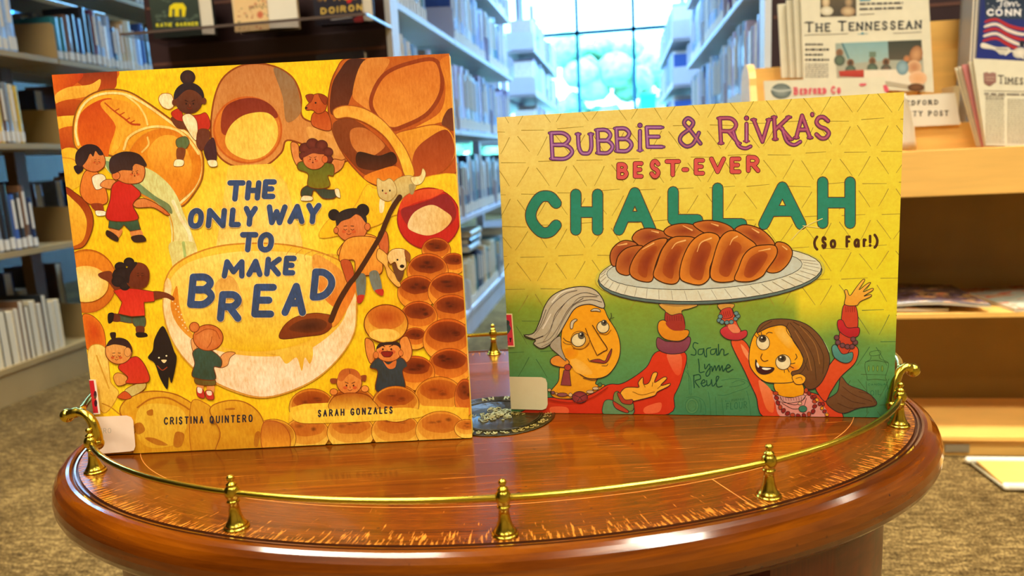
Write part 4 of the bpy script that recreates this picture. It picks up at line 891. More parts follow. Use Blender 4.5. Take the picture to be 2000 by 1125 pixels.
    a.ell(498, 650, 46, 46, 0, (240, 226, 180), (230, 210, 160), 'r', INK, 4); a.ell(490, 628, 26, 22, 0, (80, 66, 50)); a.ell(494, 626, 12, 12, 0, (26, 22, 26)); a.ell(482, 620, 6, 5, 0, (250, 246, 230))
    a.lines([[(340, 500), (325, 485)], [(352, 488), (340, 472)], [(368, 484), (364, 468)], [(395, 480), (410, 468), (432, 472)], [(545, 660), (570, 655)], [(540, 675), (562, 685)], [(525, 690), (535, 710)], [(505, 698), (506, 714)], [(575, 600), (582, 620), (570, 635)]], 4, INK)
    a.ink([(370, 600), (362, 625), (380, 645), (405, 640)], 6, (110, 60, 20))
    a.blob([(332, 635), (345, 665), (370, 680), (440, 685), (425, 712), (380, 724), (345, 710), (330, 675)], (60, 24, 30), None, 'v', INK, 5); a.fill([(338, 650), (352, 672), (346, 684), (336, 668)], (240, 236, 220)); a.fill([(372, 684), (425, 688), (400, 698), (375, 694)], (240, 236, 220))
    # necklaces
    a.ink([(480, 860), (500, 890), (560, 910), (600, 900), (640, 850)], 3, INK); a.ell(600, 902, 12, 9, 0, (222, 170, 130), None, 'v', INK, 3)
    a.ink([(490, 900), (560, 935), (620, 920), (640, 870)], 3, INK); a.ell(618, 935, 25, 20, 0, (56, 120, 96), None, 'v', INK, 3)
    for k, (x, y) in enumerate(((452, 840), (458, 868), (466, 898), (480, 925), (500, 945), (525, 962), (555, 972), (590, 978), (625, 976), (655, 968), (680, 950), (690, 920), (690, 890), (678, 865), (655, 840), (638, 822))):
        a.ell(x, y, 15, 12, k*30, (140, 36, 34) if k % 3 else (176, 66, 40), None, 'v', INK, 3)
    for k, (x, y) in enumerate(((690, 860), (705, 880), (720, 905), (735, 930), (750, 950), (765, 970), (740, 905))): a.ell(x, y, 12, 10, k*40, (226, 150, 40) if k % 2 else (150, 44, 40), None, 'v', INK, 3)
    # glints drawn in as pale lines
    a.ctx()
    a.ink([(1545, 470), (1570, 445), (1606, 428)], 1.6, (232, 214, 130)); a.ink([(1568, 442), (1600, 446)], 1.4, (232, 214, 130))
# ------------------------------------------------------------------ camera
EYE = .68; F = 1444.0
R = Matrix(((0.9881305135570617, 0.024462725705982243, 0.1516563985741818), (0.14485696043604038, 0.18022900891460839, -0.9728997714867084), (-0.051132662659875774, 0.9833204357668419, 0.1745461870469231)))
cam = bpy.data.cameras.new('camera'); co = bpy.data.objects.new('camera', cam); COL.objects.link(co)
co.matrix_world = Matrix.Translation((0, 0, EYE)) @ R.to_4x4()
cam.lens = F/2000*36; cam.sensor_width = 36; cam.clip_start = .02; cam.clip_end = 100
cam.dof.use_dof = True; cam.dof.focus_distance = .5; cam.dof.aperture_fstop = 9
SC.camera = co

def at(x, y, Y):
    """point of the plane Y seen at pixel x, y (used to place what was measured from the photograph)"""
    d = R @ Vector((x-1000, -(y-562.5), -F)); t = Y/d.y
    return Vector((d.x*t, Y, EYE+d.z*t))
def proj(P):
    c = R.transposed() @ (Vector(P)-Vector((0, 0, EYE)))
    if c.z > -.02: return (-9999, -9999)
    return (1000+F*c.x/-c.z, 562.5-F*c.y/-c.z)
def inpoly(p, q):
    r = False
    for i in range(len(q)):
        (x1, y1), (x2, y2) = q[i-1], q[i]
        if (y1 > p[1]) != (y2 > p[1]) and p[0] < (x2-x1)*(p[1]-y1)/(y2-y1)+x1: r = not r
    return r
HID = [[(112, 150), (870, 118), (910, 850), (200, 880)], [(975, 236), (1758, 190), (1738, 810), (1005, 800)]]
HID += [[(200, 880), (1745, 810), (1830, 880), (1700, 1100), (240, 1080)]]
def seen(pts):
    ps = [proj(p) for p in pts]
    if max(p[0] for p in ps) < 2 or min(p[0] for p in ps) > 1998 or max(p[1] for p in ps) < 2 or min(p[1] for p in ps) > 1123: return False
    return not any(all(inpoly(p, h) for p in ps) for h in HID)

# ------------------------------------------------------------------ materials
def wood(name, c1, c2, c3, rough=.22, wear=0, coat=.25, sc=(8, 90), pits=True, flecks=None):
    m, nt, b, ns, lk = nodes(name)
    uv = N(nt, 'ShaderNodeUVMap', uv_map='grain'); mp = N(nt, 'ShaderNodeMapping'); mp.inputs['Scale'].default_value = (sc[0], sc[1], 1)
    lk.new(uv.outputs[0], mp.inputs['Vector'])
    n1 = N(nt, 'ShaderNodeTexNoise', Scale=1.0, Detail=8, Roughness=.65, Distortion=.6); lk.new(mp.outputs[0], n1.inputs['Vector'])
    r = N(nt, 'ShaderNodeValToRGB'); e = r.color_ramp.elements
    e[0].position = .32; e[0].color = (*lin(c1), 1); e[1].position = .68; e[1].color = (*lin(c3), 1)
    q = e.new(.5); q.color = (*lin(c2), 1)
    lk.new(n1.outputs['Fac'], r.inputs['Fac'])
    out = r.outputs['Color']
    mp3 = N(nt, 'ShaderNodeMapping'); mp3.inputs['Scale'].default_value = (sc[0]*.8, sc[0]*1.4, 1); lk.new(uv.outputs[0], mp3.inputs['Vector'])
    n3 = N(nt, 'ShaderNodeTexNoise', Scale=1.0, Detail=3); lk.new(mp3.outputs[0], n3.inputs['Vector'])
    mr3 = N(nt, 'ShaderNodeMapRange'); mr3.inputs['From Min'].default_value = .3; mr3.inputs['From Max'].default_value = .7; mr3.inputs['To Min'].default_value = .72; mr3.inputs['To Max'].default_value = 1.3
    lk.new(n3.outputs['Fac'], mr3.inputs['Value'])
    v3 = N(nt, 'ShaderNodeVectorMath', operation='SCALE'); lk.new(out, v3.inputs[0]); lk.new(mr3.outputs[0], v3.inputs['Scale']); out = v3.outputs[0]
    def over(fac, col):
        nonlocal out
        mx = N(nt, 'ShaderNodeMix', data_type='RGBA'); lk.new(fac, mx.inputs['Factor']); lk.new(out, mx.inputs['A']); mx.inputs['B'].default_value = (*lin(col), 1); out = mx.outputs['Result']
    if flecks:
        fx, fy, thr, wmask = flecks
        mp2 = N(nt, 'ShaderNodeMapping'); mp2.inputs['Scale'].default_value = (fx, fy, 1); lk.new(uv.outputs[0], mp2.inputs['Vector'])
        n2 = N(nt, 'ShaderNodeTexNoise', Scale=1, Detail=4, Roughness=.6); lk.new(mp2.outputs[0], n2.inputs['Vector'])
        mr = N(nt, 'ShaderNodeMapRange'); mr.inputs['From Min'].default_value = thr; mr.inputs['From Max'].default_value = thr+.07; mr.inputs['To Max'].default_value = .6
        if wmask:
            sp = N(nt, 'ShaderNodeSeparateXYZ'); lk.new(uv.outputs[0], sp.inputs[0])
            mw = N(nt, 'ShaderNodeMapRange'); mw.inputs['From Min'].default_value = wmask[0]; mw.inputs['From Max'].default_value = wmask[1]; mw.inputs['To Max'].default_value = .17
            lk.new(sp.outputs['X'], mw.inputs['Value'])
            ad = N(nt, 'ShaderNodeMath', operation='ADD'); lk.new(n2.outputs['Fac'], ad.inputs[0]); lk.new(mw.outputs[0], ad.inputs[1]); lk.new(ad.outputs[0], mr.inputs['Value'])
        else: lk.new(n2.outputs['Fac'], mr.inputs['Value'])
        over(mr.outputs[0], (226, 142, 50))
    if pits:
        tc = N(nt, 'ShaderNodeTexCoord'); vo = N(nt, 'ShaderNodeTexVoronoi', Scale=150); lk.new(tc.outputs['Object'], vo.inputs['Vector'])
        cr = N(nt, 'ShaderNodeMapRange'); cr.inputs['From Min'].default_value = .16; cr.inputs['From Max'].default_value = .10; cr.inputs['To Max'].default_value = 1; lk.new(vo.outputs['Distance'], cr.inputs['Value'])
        n4 = N(nt, 'ShaderNodeTexNoise', Scale=30, Detail=1); lk.new(tc.outputs['Object'], n4.inputs['Vector'])
        c4 = N(nt, 'ShaderNodeMapRange'); c4.inputs['From Min'].default_value = .56; c4.inputs['From Max'].default_value = .62; lk.new(n4.outputs['Fac'], c4.inputs['Value'])
        mu = N(nt, 'ShaderNodeMath', operation='MULTIPLY'); lk.new(cr.outputs[0], mu.inputs[0]); lk.new(c4.outputs[0], mu.inputs[1])
        over(mu.outputs[0], (50, 18, 8))
    lk.new(out, b.inputs['Base Color'])
    b.inputs['Roughness'].default_value = rough; b.inputs['Coat Weight'].default_value = coat; b.inputs['Coat Roughness'].default_value = .07; b.inputs['Specular IOR Level'].default_value = .4
    bp = N(nt, 'ShaderNodeBump', Strength=.2, Distance=.0002); lk.new(n1.outputs['Fac'], bp.inputs['Height']); lk.new(bp.outputs[0], b.inputs['Normal'])
    return m

M_FIELD = wood('veneer', (76, 33, 1), (96, 43, 2), (114, 56, 3), .2, sc=(9, 260), flecks=(20, 800, .645, None))
M_BAND = wood('veneer_band', (68, 28, 1), (90, 39, 2), (108, 52, 3), .2, sc=(70, 9), flecks=(3.2, 560, .665, (.45, 1.02)))
M_RIM = wood('moulding', (58, 22, 1), (88, 39, 2), (116, 58, 3), .13, sc=(7, 50), coat=.3)
M_BODY = wood('cabinet_wood', (66, 18, 8), (88, 26, 8), (104, 38, 12), .35, sc=(60, 4), pits=False)
M_BRASS = mat('polished_brass', (206, 178, 62), .2, 1, .1, 60)
M_BRONZE = mat('dark_bronze', (44, 36, 12), .22, 0, .5, 160, .0004, spec=.25)
M_STEEL = mat('painted_steel', (172, 146, 98), .45, 0, .06, 8)
M_STEELD = mat('painted_steel_brown', (104, 80, 56), .5, 0, .08, 8)
M_STEELB = mat('haze_pale_steel', (204, 210, 224), .4, 0, .05, 8)  # lighter and bluer: window light and haze on aisle shelving put into the colour
M_MAPLE = mat('maple', (236, 186, 100), .45, 0, .07, 6, stretch=(1.2, 3, 14))
M_WHITE = mat('white_laminate', (222, 224, 228), .4, 0, .03, 10)
M_PLUM = mat('dark_slatwall', (50, 28, 30), .5, 0, .15, 12)
M_SLAT = mat('slat_groove', (96, 58, 44), .6, 0, .1, 12)
M_PAPER = mat('newsprint', (226, 220, 196), .9, 0, .04, 40)
M_PAGES = mat('page_edges', (226, 214, 184), .8, 0, .1, 300, stretch=(6, 1, .2))
M_BOARD = mat('cover_board', (232, 188, 60), .35, 0, .05, 60)
M_BOARD2 = mat('cover_board_green', (206, 180, 90), .35, 0, .05, 60)
M_LABEL = mat('white_sticker', (236, 226, 206), .6, 0, .02, 20)
M_ART = art_mat('printed_cover', .22, .34, .2)
M_ART2 = art_mat('printed_cover_smooth', .09, .26, .4, (300, 300, 300))
M_PRINT = art_mat('print', .03, .7, 0, (100, 100, 100))
M_SIGNM = art_mat('glossy_print', .03, .3, .3, (100, 100, 100))

def carpet():
    m, nt, b, ns, lk = nodes('carpet')
    tc = N(nt, 'ShaderNodeTexCoord')
    n1 = N(nt, 'ShaderNodeTexNoise', Scale=230, Detail=3, Roughness=.6); lk.new(tc.outputs['Object'], n1.inputs['Vector'])
    mp = N(nt, 'ShaderNodeMapping'); mp.inputs['Scale'].default_value = (1, 3, 1); lk.new(tc.outputs['Object'], mp.inputs['Vector'])
    n2 = N(nt, 'ShaderNodeTexNoise', Scale=34, Detail=5, Roughness=.7); lk.new(mp.outputs[0], n2.inputs['Vector'])
    n3 = N(nt, 'ShaderNodeTexNoise', Scale=5, Detail=3); lk.new(tc.outputs['Object'], n3.inputs['Vector'])
    a1 = N(nt, 'ShaderNodeMath', operation='ADD'); lk.new(n1.outputs['Fac'], a1.inputs[0]); lk.new(n2.outputs['Fac'], a1.inputs[1])
    a2 = N(nt, 'ShaderNodeMath', operation='MULTIPLY_ADD'); lk.new(n3.outputs['Fac'], a2.inputs[0]); a2.inputs[1].default_value = .35; lk.new(a1.outputs[0], a2.inputs[2])
    r = N(nt, 'ShaderNodeValToRGB'); e = r.color_ramp.elements
    mr = N(nt, 'ShaderNodeMapRange'); mr.inputs['From Min'].default_value = .85; mr.inputs['From Max'].default_value = 1.5; lk.new(a2.outputs[0], mr.inputs['Value'])
    e[0].position = .08; e[0].color = (*lin((46, 35, 17)), 1); e[1].position = .92; e[1].color = (*lin((176, 148, 94)), 1)
    q = e.new(.5); q.color = (*lin((98, 78, 44)), 1)
    lk.new(mr.outputs[0], r.inputs['Fac']); lk.new(r.outputs[0], b.inputs['Base Color'])
    b.inputs['Roughness'].default_value = .95; b.inputs['Specular IOR Level'].default_value = .1
    bp = N(nt, 'ShaderNodeBump', Strength=.8, Distance=.004); lk.new(a1.outputs[0], bp.inputs['Height']); lk.new(bp.outputs[0], b.inputs['Normal'])
    return m
M_CARPET = carpet()
def objcol(name, rough=.45):
    m, nt, b, ns, lk = nodes(name)
    oi = N(nt, 'ShaderNodeObjectInfo'); tc = N(nt, 'ShaderNodeTexCoord')
    no = N(nt, 'ShaderNodeTexNoise', Scale=9, Detail=2); mp = N(nt, 'ShaderNodeMapping'); mp.inputs['Scale'].default_value = (1, .3, 1.6); lk.new(tc.outputs['Object'], mp.inputs[0]); lk.new(mp.outputs[0], no.inputs['Vector'])
    mr = N(nt, 'ShaderNodeMapRange'); mr.inputs['To Min'].default_value = .7; mr.inputs['To Max'].default_value = 1.25; lk.new(no.outputs['Fac'], mr.inputs['Value'])
    v = N(nt, 'ShaderNodeVectorMath', operation='SCALE'); lk.new(oi.outputs['Color'], v.inputs[0]); lk.new(mr.outputs[0], v.inputs['Scale']); lk.new(v.outputs[0], b.inputs['Base Color'])
    b.inputs['Roughness'].default_value = rough; b.inputs['Coat Weight'].default_value = .3
    return m
M_BOOK = objcol('book_cloth')

# ------------------------------------------------------------------ room shell
def struct(name, m, mats): return tag(m.build(name, mats), kind='structure')
X0, X1, Y0, Y1, ZC = -3.7, 4.5, -3.0, 9.0, 3.1
M_WALL = mat('warm_wall_paint', (176, 156, 118), .7, 0, .03, 5); M_CEIL = mat('ceiling_tile', (176, 168, 150), .8, 0, .03, 30)
M_MULL = mat('window_frame_paint', (60, 170, 226), .4, 0, .03, 10)
m = MB(); m.box(X0, X1, Y0, Y1+.1, -.1, 0); struct('floor', m, M_CARPET)
m = MB(); m.box(X0, X1, Y0, Y1+.1, ZC, ZC+.1); struct('ceiling', m, M_CEIL)
m = MB(); m.box(X0-.1, X0, Y0, Y1+.1, 0, 1.5); m.box(X0-.1, X0, Y0, 2.4, 1.5, ZC); m.box(X0-.1, X0, 2.4, Y1+.1, 2.9, ZC); struct('wall_left', m, mat('brown_panelling', (56, 40, 28), .6, 0, .2, 4, stretch=(1, 6, .5)))
m = MB(); m.box(X1, X1+.1, Y0, Y1+.1, 0, ZC); struct('wall_right', m, M_WALL)
m = MB(); m.box(X0, X1, Y0-.1, Y0, 0, ZC); struct('wall_rear', m, M_WALL)
m = MB(); m.box(X0, X1, Y1, Y1+.1, 0, .35); struct('wall_front', m, M_WALL)
# the wall of windows at the end of the aisle
xs = [-.484-.646*k for k in range(4, 0, -1)]+[-.484, .162]+[.162+.646*k for k in range(1, 7)]
m = MB()
for x in xs: m.box(x-.02, x+.02, Y1, Y1+.06, .35, ZC)
m.box(X0, X1, Y1, Y1+.06, 2.035, 2.075); m.box(X0, X1, Y1, Y1+.07, .35, .4); m.box(X0, X1, Y1, Y1+.07, ZC-.06, ZC)
wf = struct('window_1', m, M_MULL)
mg, nt, b, ns, lk = nodes('window_glass'); b.inputs['Transmission Weight'].default_value = 1; b.inputs['Roughness'].default_value = 0; b.inputs['IOR'].default_value = 1.0; b.inputs['Base Color'].default_value = (.94, .99, 1, 1)
m = MB(); m.box(X0, X1, Y1+.025, Y1+.03, .4, ZC-.06); m.build('window_pane', mg, wf)

m = MB()
for k in range(11): y = 2.4+.66*k; m.box(X0-.06, X0, y-.02, y+.02, 1.5, 2.9)
m.box(X0-.06, X0, 2.4, Y1, 1.5, 1.54); w2 = struct('window_2', m, M_MULL)
m = MB(); m.box(X0-.04, X0-.035, 2.4, Y1, 1.54, 2.9); m.build('window_pane', mg, w2)
# outside: lawn, trees, a utility box
m = MB(); m.box(-30, 30, Y1+.11, 45, -.4, -.3); tag(m.build('ground', mat('lawn', (200, 226, 200), .9, 0, .2, 3)), kind='structure')
M_LEAF = mat('sunlit_leaves', (80, 118, 88), .9, 0, .6, 7, .08); M_BARK = mat('bark', (120, 110, 90), .9, 0, .2, 20)
def tree(x, y, h, r, seed, label):
    rnd = random.Random(seed)
    t = thing('tree', label, 'tree', (x, y, -.3), group=None)
    m = MB(); m.tube([(0, 0, 0), (.05, 0, h*.3), (0, .05, h*.6)], [.12, .09, .05], 8); m.build('trunk', M_BARK, t)
    m = MB()
    for k in range(70):
        a = rnd.uniform(0, 2*PI); z = rnd.uniform(.12, 1); rr = r*math.sqrt(max(0, 1-(z*2-1.1)**2*.8))*rnd.uniform(.3, 1)
        q = r*rnd.uniform(.12, .3)
        m.ball((rr*math.cos(a), rr*math.sin(a), h*z), q, nu=8, nv=5, sc=(1, 1, .8))
    o = m.build('foliage', M_LEAF, t)
    md = o.modifiers.new('d', 'DISPLACE'); tx = bpy.data.textures.new('leafnoise', 'CLOUDS'); tx.noise_scale = .2; md.texture = tx; md.strength = .25
tree(-3.0, 13.5, 2.5, .95, 1, 'pale leafy tree outside the window, farthest left of the three')
tree(-.1, 14.2, 2.9, 1.35, 2, 'pale leafy tree outside, filling the pane between the mullions')
tree(2.8, 13.4, 2.4, .9, 3, 'pale leafy tree outside the window, farthest right of the three')
p0, p1 = at(1250, 188, 10.2), at(1281, 210, 10.2)
m = MB(); m.box(p0.x, p1.x, 10.2, 10.5, -.3, p0.z); m.box(p0.x-.02, p1.x+.02, 10.18, 10.52, p0.z, p0.z+.03)
for k in range(6): m.box(p0.x+.02, p1.x-.02, 10.19, 10.2, p0.z-.08-.05*k, p0.z-.06-.05*k)
tag(m.build('utility_box', mat('teal_metal', (60, 170, 150), .5)), 'teal louvred utility box standing outside the window', 'utility box')

# ------------------------------------------------------------------ table
T = .4875; CX, CY, TH = -.098, .527, math.radians(9)
table = thing('side_table', 'oval dark reddish wood side table with brass gallery rail, under the two picture books', 'table', (CX, CY, 0), (0, 0, TH))
NS = 160
def ring(a, b, z): return [(a*math.cos(2*PI*k/NS), b*math.sin(2*PI*k/NS), z) for k in range(NS)]
GA, GB = .300, .188; IA, IB = .262, .147
m = MB()
# field
st = [0, .25, .5, .75, 1.0]
for i in range(len(st)-1):
    A, B = ring(IA*st[i], IB*st[i], T), ring(IA*st[i+1], IB*st[i+1], T)
    vs = A+B; fs = [(k, (k+1) % NS, NS+(k+1) % NS, NS+k) for k in range(NS)] if i else [(0, NS+(k+1) % NS, NS+k) for k in range(NS)]
    m.add(vs, fs, 0, True, [[(vs[q][0], vs[q][1]) for q in f] for f in fs])
A, B = ring(IA, IB, T), ring(GA, GB, T); vs = A+B; fs = [(k, (k+1) % NS, NS+(k+1) % NS, NS+k) for k in range(NS)]
m.add(vs, fs, 1, True, [[(0, k/NS*1.6), (0, (k+1)/NS*1.6), (1, (k+1)/NS*1.6), (1, k/NS*1.6)] for k in range(NS)])
# v coordinate of the band is angle, u runs outwards: scratches follow the grain outwards
prof = [(0, 0), (.0004, -.0020), (.0013, -.0020), (.0017, -.0005), (.0028, -.0004), (.0031, -.0019), (.0038, -.0019), (.0043, -.0002), (.0058, .0003), (.0078, .0000), (.0105, -.0012), (.0132, -.0036), (.0156, -.0072), (.0173, -.0115), (.0181, -.0160), (.0178, -.0205), (.0162, -.0245), (.0138, -.0272), (.0110, -.0285), (.0092, -.0290), (.0090, -.0320), (.0060, -.0345), (0, -.035), (-.02, -.035)]
for i in range(len(prof)-1):
    A = ring(GA+prof[i][0], GB+prof[i][0], T+prof[i][1]); B = ring(GA+prof[i+1][0], GB+prof[i+1][0], T+prof[i+1][1])
    vs = A+B; fs = [(k, (k+1) % NS, NS+(k+1) % NS, NS+k) for k in range(NS)]
    m.add(vs, fs, 3 if i in (0, 1, 4, 5) else 2, True, [[(k/NS*1.6, prof[i][0]-prof[i][1]), ((k+1)/NS*1.6, prof[i][0]-prof[i][1]), ((k+1)/NS*1.6, prof[i+1][0]-prof[i+1][1]), (k/NS*1.6, prof[i+1][0]-prof[i+1][1])] for k in range(NS)])
M_GROOVE = mat('groove_shellac', (64, 30, 10), .35, 0, .3, 60)
# underside
vs = ring(GA-.02, GB-.02, T-.035); m.add(vs, [tuple(range(NS))], 3)
top = m.build('tabletop', [M_FIELD, M_BAND, M_RIM, M_GROOVE], table)
# mitre lines of the veneer band
m = MB()
for deg in (-61, 44, 119):
    a = math.radians(deg); p = (IA*math.cos(a), IB*math.sin(a)); q = ((GA-.001)*math.cos(a-.02), (GB-.001)*math.sin(a-.02))
    dx, dy = q[0]-p[0], q[1]-p[1]; L = math.hypot(dx, dy); nx, ny = -dy/L*.0003, dx/L*.0003
    m.add([(p[0]+nx, p[1]+ny, T+.00006), (p[0]-nx, p[1]-ny, T+.00006), (q[0]-nx, q[1]-ny, T+.00006), (q[0]+nx, q[1]+ny, T+.00006)], [(0, 1, 2, 3)])
for k in range(NS):
    A = [((IA+o)*math.cos(2*PI*(k+j)/NS), (IB+o)*math.sin(2*PI*(k+j)/NS), T+.00004) for j in (0, 1) for o in (-.00025, .00025)]
    m.add(A, [(0, 1, 3, 2)])
m.build('inlay_line', mat('pale_stringing', (196, 120, 50), .4, 0, .2, 90), table)

# cabinet body: oval drum with pilasters and a recessed dark front
m = MB(); BA, BB = .283, .174
def wall(a0, a1, ra, rb, z0, z1, n, mi=0):
    vs = []; fs = []; uv = []
    for k in range(n+1):
        t = math.radians(a0+(a1-a0)*k/n)
        vs += [(ra*math.cos(t), rb*math.sin(t), z0), (ra*math.cos(t), rb*math.sin(t), z1)]
    for k in range(n): fs.append((2*k, 2*k+2, 2*k+3, 2*k+1)); uv.append([(k/n, 0), ((k+1)/n, 0), ((k+1)/n, 1), (k/n, 1)])
    m.add(vs, fs, mi, True, uv)
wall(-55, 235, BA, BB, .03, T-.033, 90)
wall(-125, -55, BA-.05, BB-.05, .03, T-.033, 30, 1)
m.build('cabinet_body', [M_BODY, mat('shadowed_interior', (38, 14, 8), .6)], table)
m = MB()
for c in (-128, -52):
    for a0, a1, ra, rb in ((c-6, c+6, BA+.006, BB+.006),):
        vs = []; n = 8
        for k in range(n+1):
            t = math.radians(a0+(a1-a0)*k/n)
            for r_ in (-.012, 0):
                vs += [((ra+r_)*math.cos(t), (rb+r_)*math.sin(t), .03), ((ra+r_)*math.cos(t), (rb+r_)*math.sin(t), T-.0335)]
        fs = []; uv = []
        for k in range(n):
            b_ = 4*k
            for f in ((b_, b_+4, b_+5, b_+1), (b_+2, b_+3, b_+7, b_+6)): fs.append(f); uv.append([(k/n, 0), ((k+1)/n, 0), ((k+1)/n, 1), (k/n, 1)])
        fs += [(0, 1, 3, 2), (4*n, 4*n+2, 4*n+3, 4*n+1)]; uv += [[(0, 0)]*4]*2
        m.add(vs, fs, 0, False, uv)
    m.build('pilaster', M_BODY, table); m = MB()
m.prism([(x, y) for x, y, z in ring(BA+.008, BB+.008, 0)], 0, .03, axis=2)
m.build('plinth', mat('plinth_wood', (60, 22, 10), .4, 0, .1, 20), table)

# brass gallery
def EP(deg, a=.29, b=.18, z=0.0): t = math.radians(deg); return (a*math.cos(t), b*math.sin(t), T+z)
gal = MB(); gal.tube([EP(d, z=.0202) for d in range(-158, -19, 3)]+[EP(-19.5, z=.0202)], .0019, 14); gal.build('gallery_rail', M_BRASS, table)
gal = MB(); gal.tube([EP(d, z=.0202) for d in range(20, 161, 4)], .0019, 14); gal.build('gallery_rail', M_BRASS, table)
post_prof = [(.0070, 0), (.0071, .0006), (.0067, .0012), (.0058, .0016), (.0062, .0020), (.0055, .0026), (.0043, .0050), (.0034, .0080), (.0029, .0115), (.0026, .0145), (.0033, .0149), (.0037, .0155), (.0033, .0161), (.0027, .0166), (.0034, .0176), (.0041, .0192), (.0043, .0206), (.0040, .0224), (.0030, .0240), (.0024, .0246), (.0029, .0251), (.0027, .0257), (.0016, .0264), (.0012, .0270), (.0019, .0278), (.0022, .0288), (.0019, .0298), (.0009, .0305)]
pm = MB(); pm.lathe(post_prof, 28); first = pm.build('gallery_post', M_BRASS, table)
for i, d in enumerate((-158, -119.5, -89, -58.5, -20, 20, 52, 91, 127, 158)):
    p = first if i == 0 else first.copy()
    if i: COL.objects.link(p)
    p.parent = table; p.location = EP(d)
# scroll handles at both ends
Mi = Matrix.Translation((CX, CY, 0)) @ Matrix.Rotation(TH, 4, 'Z'); Mi.invert()
def scroll(pts, mirror=False):
    P = [Mi @ Vector(p) for p in pts]
    if mirror: P = [Vector((p.x, -p.y, p.z)) for p in P]
    C = []
    for i in range(len(P)-1):
        p0, p1, p2, p3 = P[max(0, i-1)], P[i], P[i+1], P[min(len(P)-1, i+2)]
        for k in range(4):
            t = k/4; C.append(.5*((2*p1)+(p2-p0)*t+(2*p0-5*p1+4*p2-p3)*t*t+(-p0+3*p1-3*p2+p3)*t**3))
    C.append(P[-1]); n = len(C)
    rr = [.0040-.0012*min(1, i/n*2)+(.0007 if i > n*.75 else 0) for i in range(n)]
    q = MB(); q.tube(C, rr, 14); q.ball(C[-1], .0047, nu=20, nv=14); q.ball(C[0], .0046)
    q.build('scroll_bracket', M_BRASS, table)
SL = [(-0.3512, 0.4215, 0.5060), (-0.3509, 0.4220, 0.5117), (-0.3526, 0.4225, 0.5194), (-0.356, 0.423, 0.5244), (-0.3609, 0.424, 0.5264), (-0.3671, 0.425, 0.5262), (-0.3738, 0.426, 0.5238)]
SR = [(0.1800, 0.520, 0.4977), (0.1814, 0.522, 0.507), (0.1832, 0.524, 0.5148), (0.1863, 0.526, 0.5204), (0.1905, 0.528, 0.5224), (0.196, 0.53, 0.5199)]
for s_ in (SL, SR): scroll(s_); scroll(s_, True)
for s_, neck in ((SL, (-.3620, .4235, .5262)), (SR, (.1866, .527, .5205))):
    a_ = Mi @ Vector(neck); b_ = Vector((a_.x, -a_.y, a_.z)); sg = 1 if a_.x > 0 else -1
    q = MB(); q.tube([Vector((a_.x+sg*.016*math.sin(PI*k/10), a_.y+(b_.y-a_.y)*k/10, a_.z)) for k in range(11)], .0024, 14); q.build('carrying_bar', M_BRASS, table)

# medallion in the middle of the top
med = MB()
med.lathe([(.0432, 0), (.0434, .0007), (.0425, .0009), (.0420, .0005)], 96, (0, 0, T))
for r0 in (.0335, .0318): med.tube([(r0*math.cos(2*PI*k/72), r0*math.sin(2*PI*k/72), T+.0007) for k in range(72)], .0005, 8, closed=True, mi=0)
med.build('medallion', M_BRONZE, table)
ar = Art(.1, .1, None, 2e-5, clip=False)
def pol(ch, deg, r, h, w):
    a0 = math.radians(deg)
    ar.map = lambda q: ((r+q[1])*math.cos(a0-q[0]/r), (r+q[1])*math.sin(a0-q[0]/r))
    ar.letter(ch, -w/2, h, w/2, 0, .0009, (220, 190, 90))
for k, ch in enumerate('AN REG'):
    if ch != ' ': pol(ch, 108-9.5*k, .0355, .0055, .0040)
rnd = random.Random(5)
ar.map = None
for k in range(26):
    a0 = math.radians(40-9.6*k)
    for j in range(3):
        r0 = .036+.0017*j+rnd.uniform(-.0004, .0004); b0 = a0+rnd.uniform(-.04, .04)
        ar.ink([(r0*math.cos(b0), r0*math.sin(b0)), ((r0+.0012)*math.cos(b0+.03), (r0+.0012)*math.sin(b0+.03)), ((r0+.0006)*math.cos(b0+.07), (r0+.0006)*math.sin(b0+.07))], rnd.uniform(.0006, .0011), (220, 190, 90))
for k in range(60):
    a0 = rnd.uniform(0, 2*PI); r0 = rnd.uniform(0, .016); x, y = r0*math.cos(a0)*1.3, r0*math.sin(a0); q = rnd.uniform(.001, .004)
    ar.ink([(x, y), (x+q*math.cos(a0+1), y+q*math.sin(a0+1)), (x+q*1.6*math.cos(a0+2.2), y+q*1.6*math.sin(a0+2.2)), (x+q*math.cos(a0+3.4), y+q*math.sin(a0+3.4))], rnd.uniform(.0005, .0012), (220, 190, 90), taper=(1, .4))
lo = ar.build('medallion_relief', mat('worn_brass', (214, 190, 110), .38, .8, .15, 90), table); lo.location.z = T+.0011
lo.modifiers.new('s', 'SOLIDIFY').thickness = .0004
M_BR2 = M_BRASS

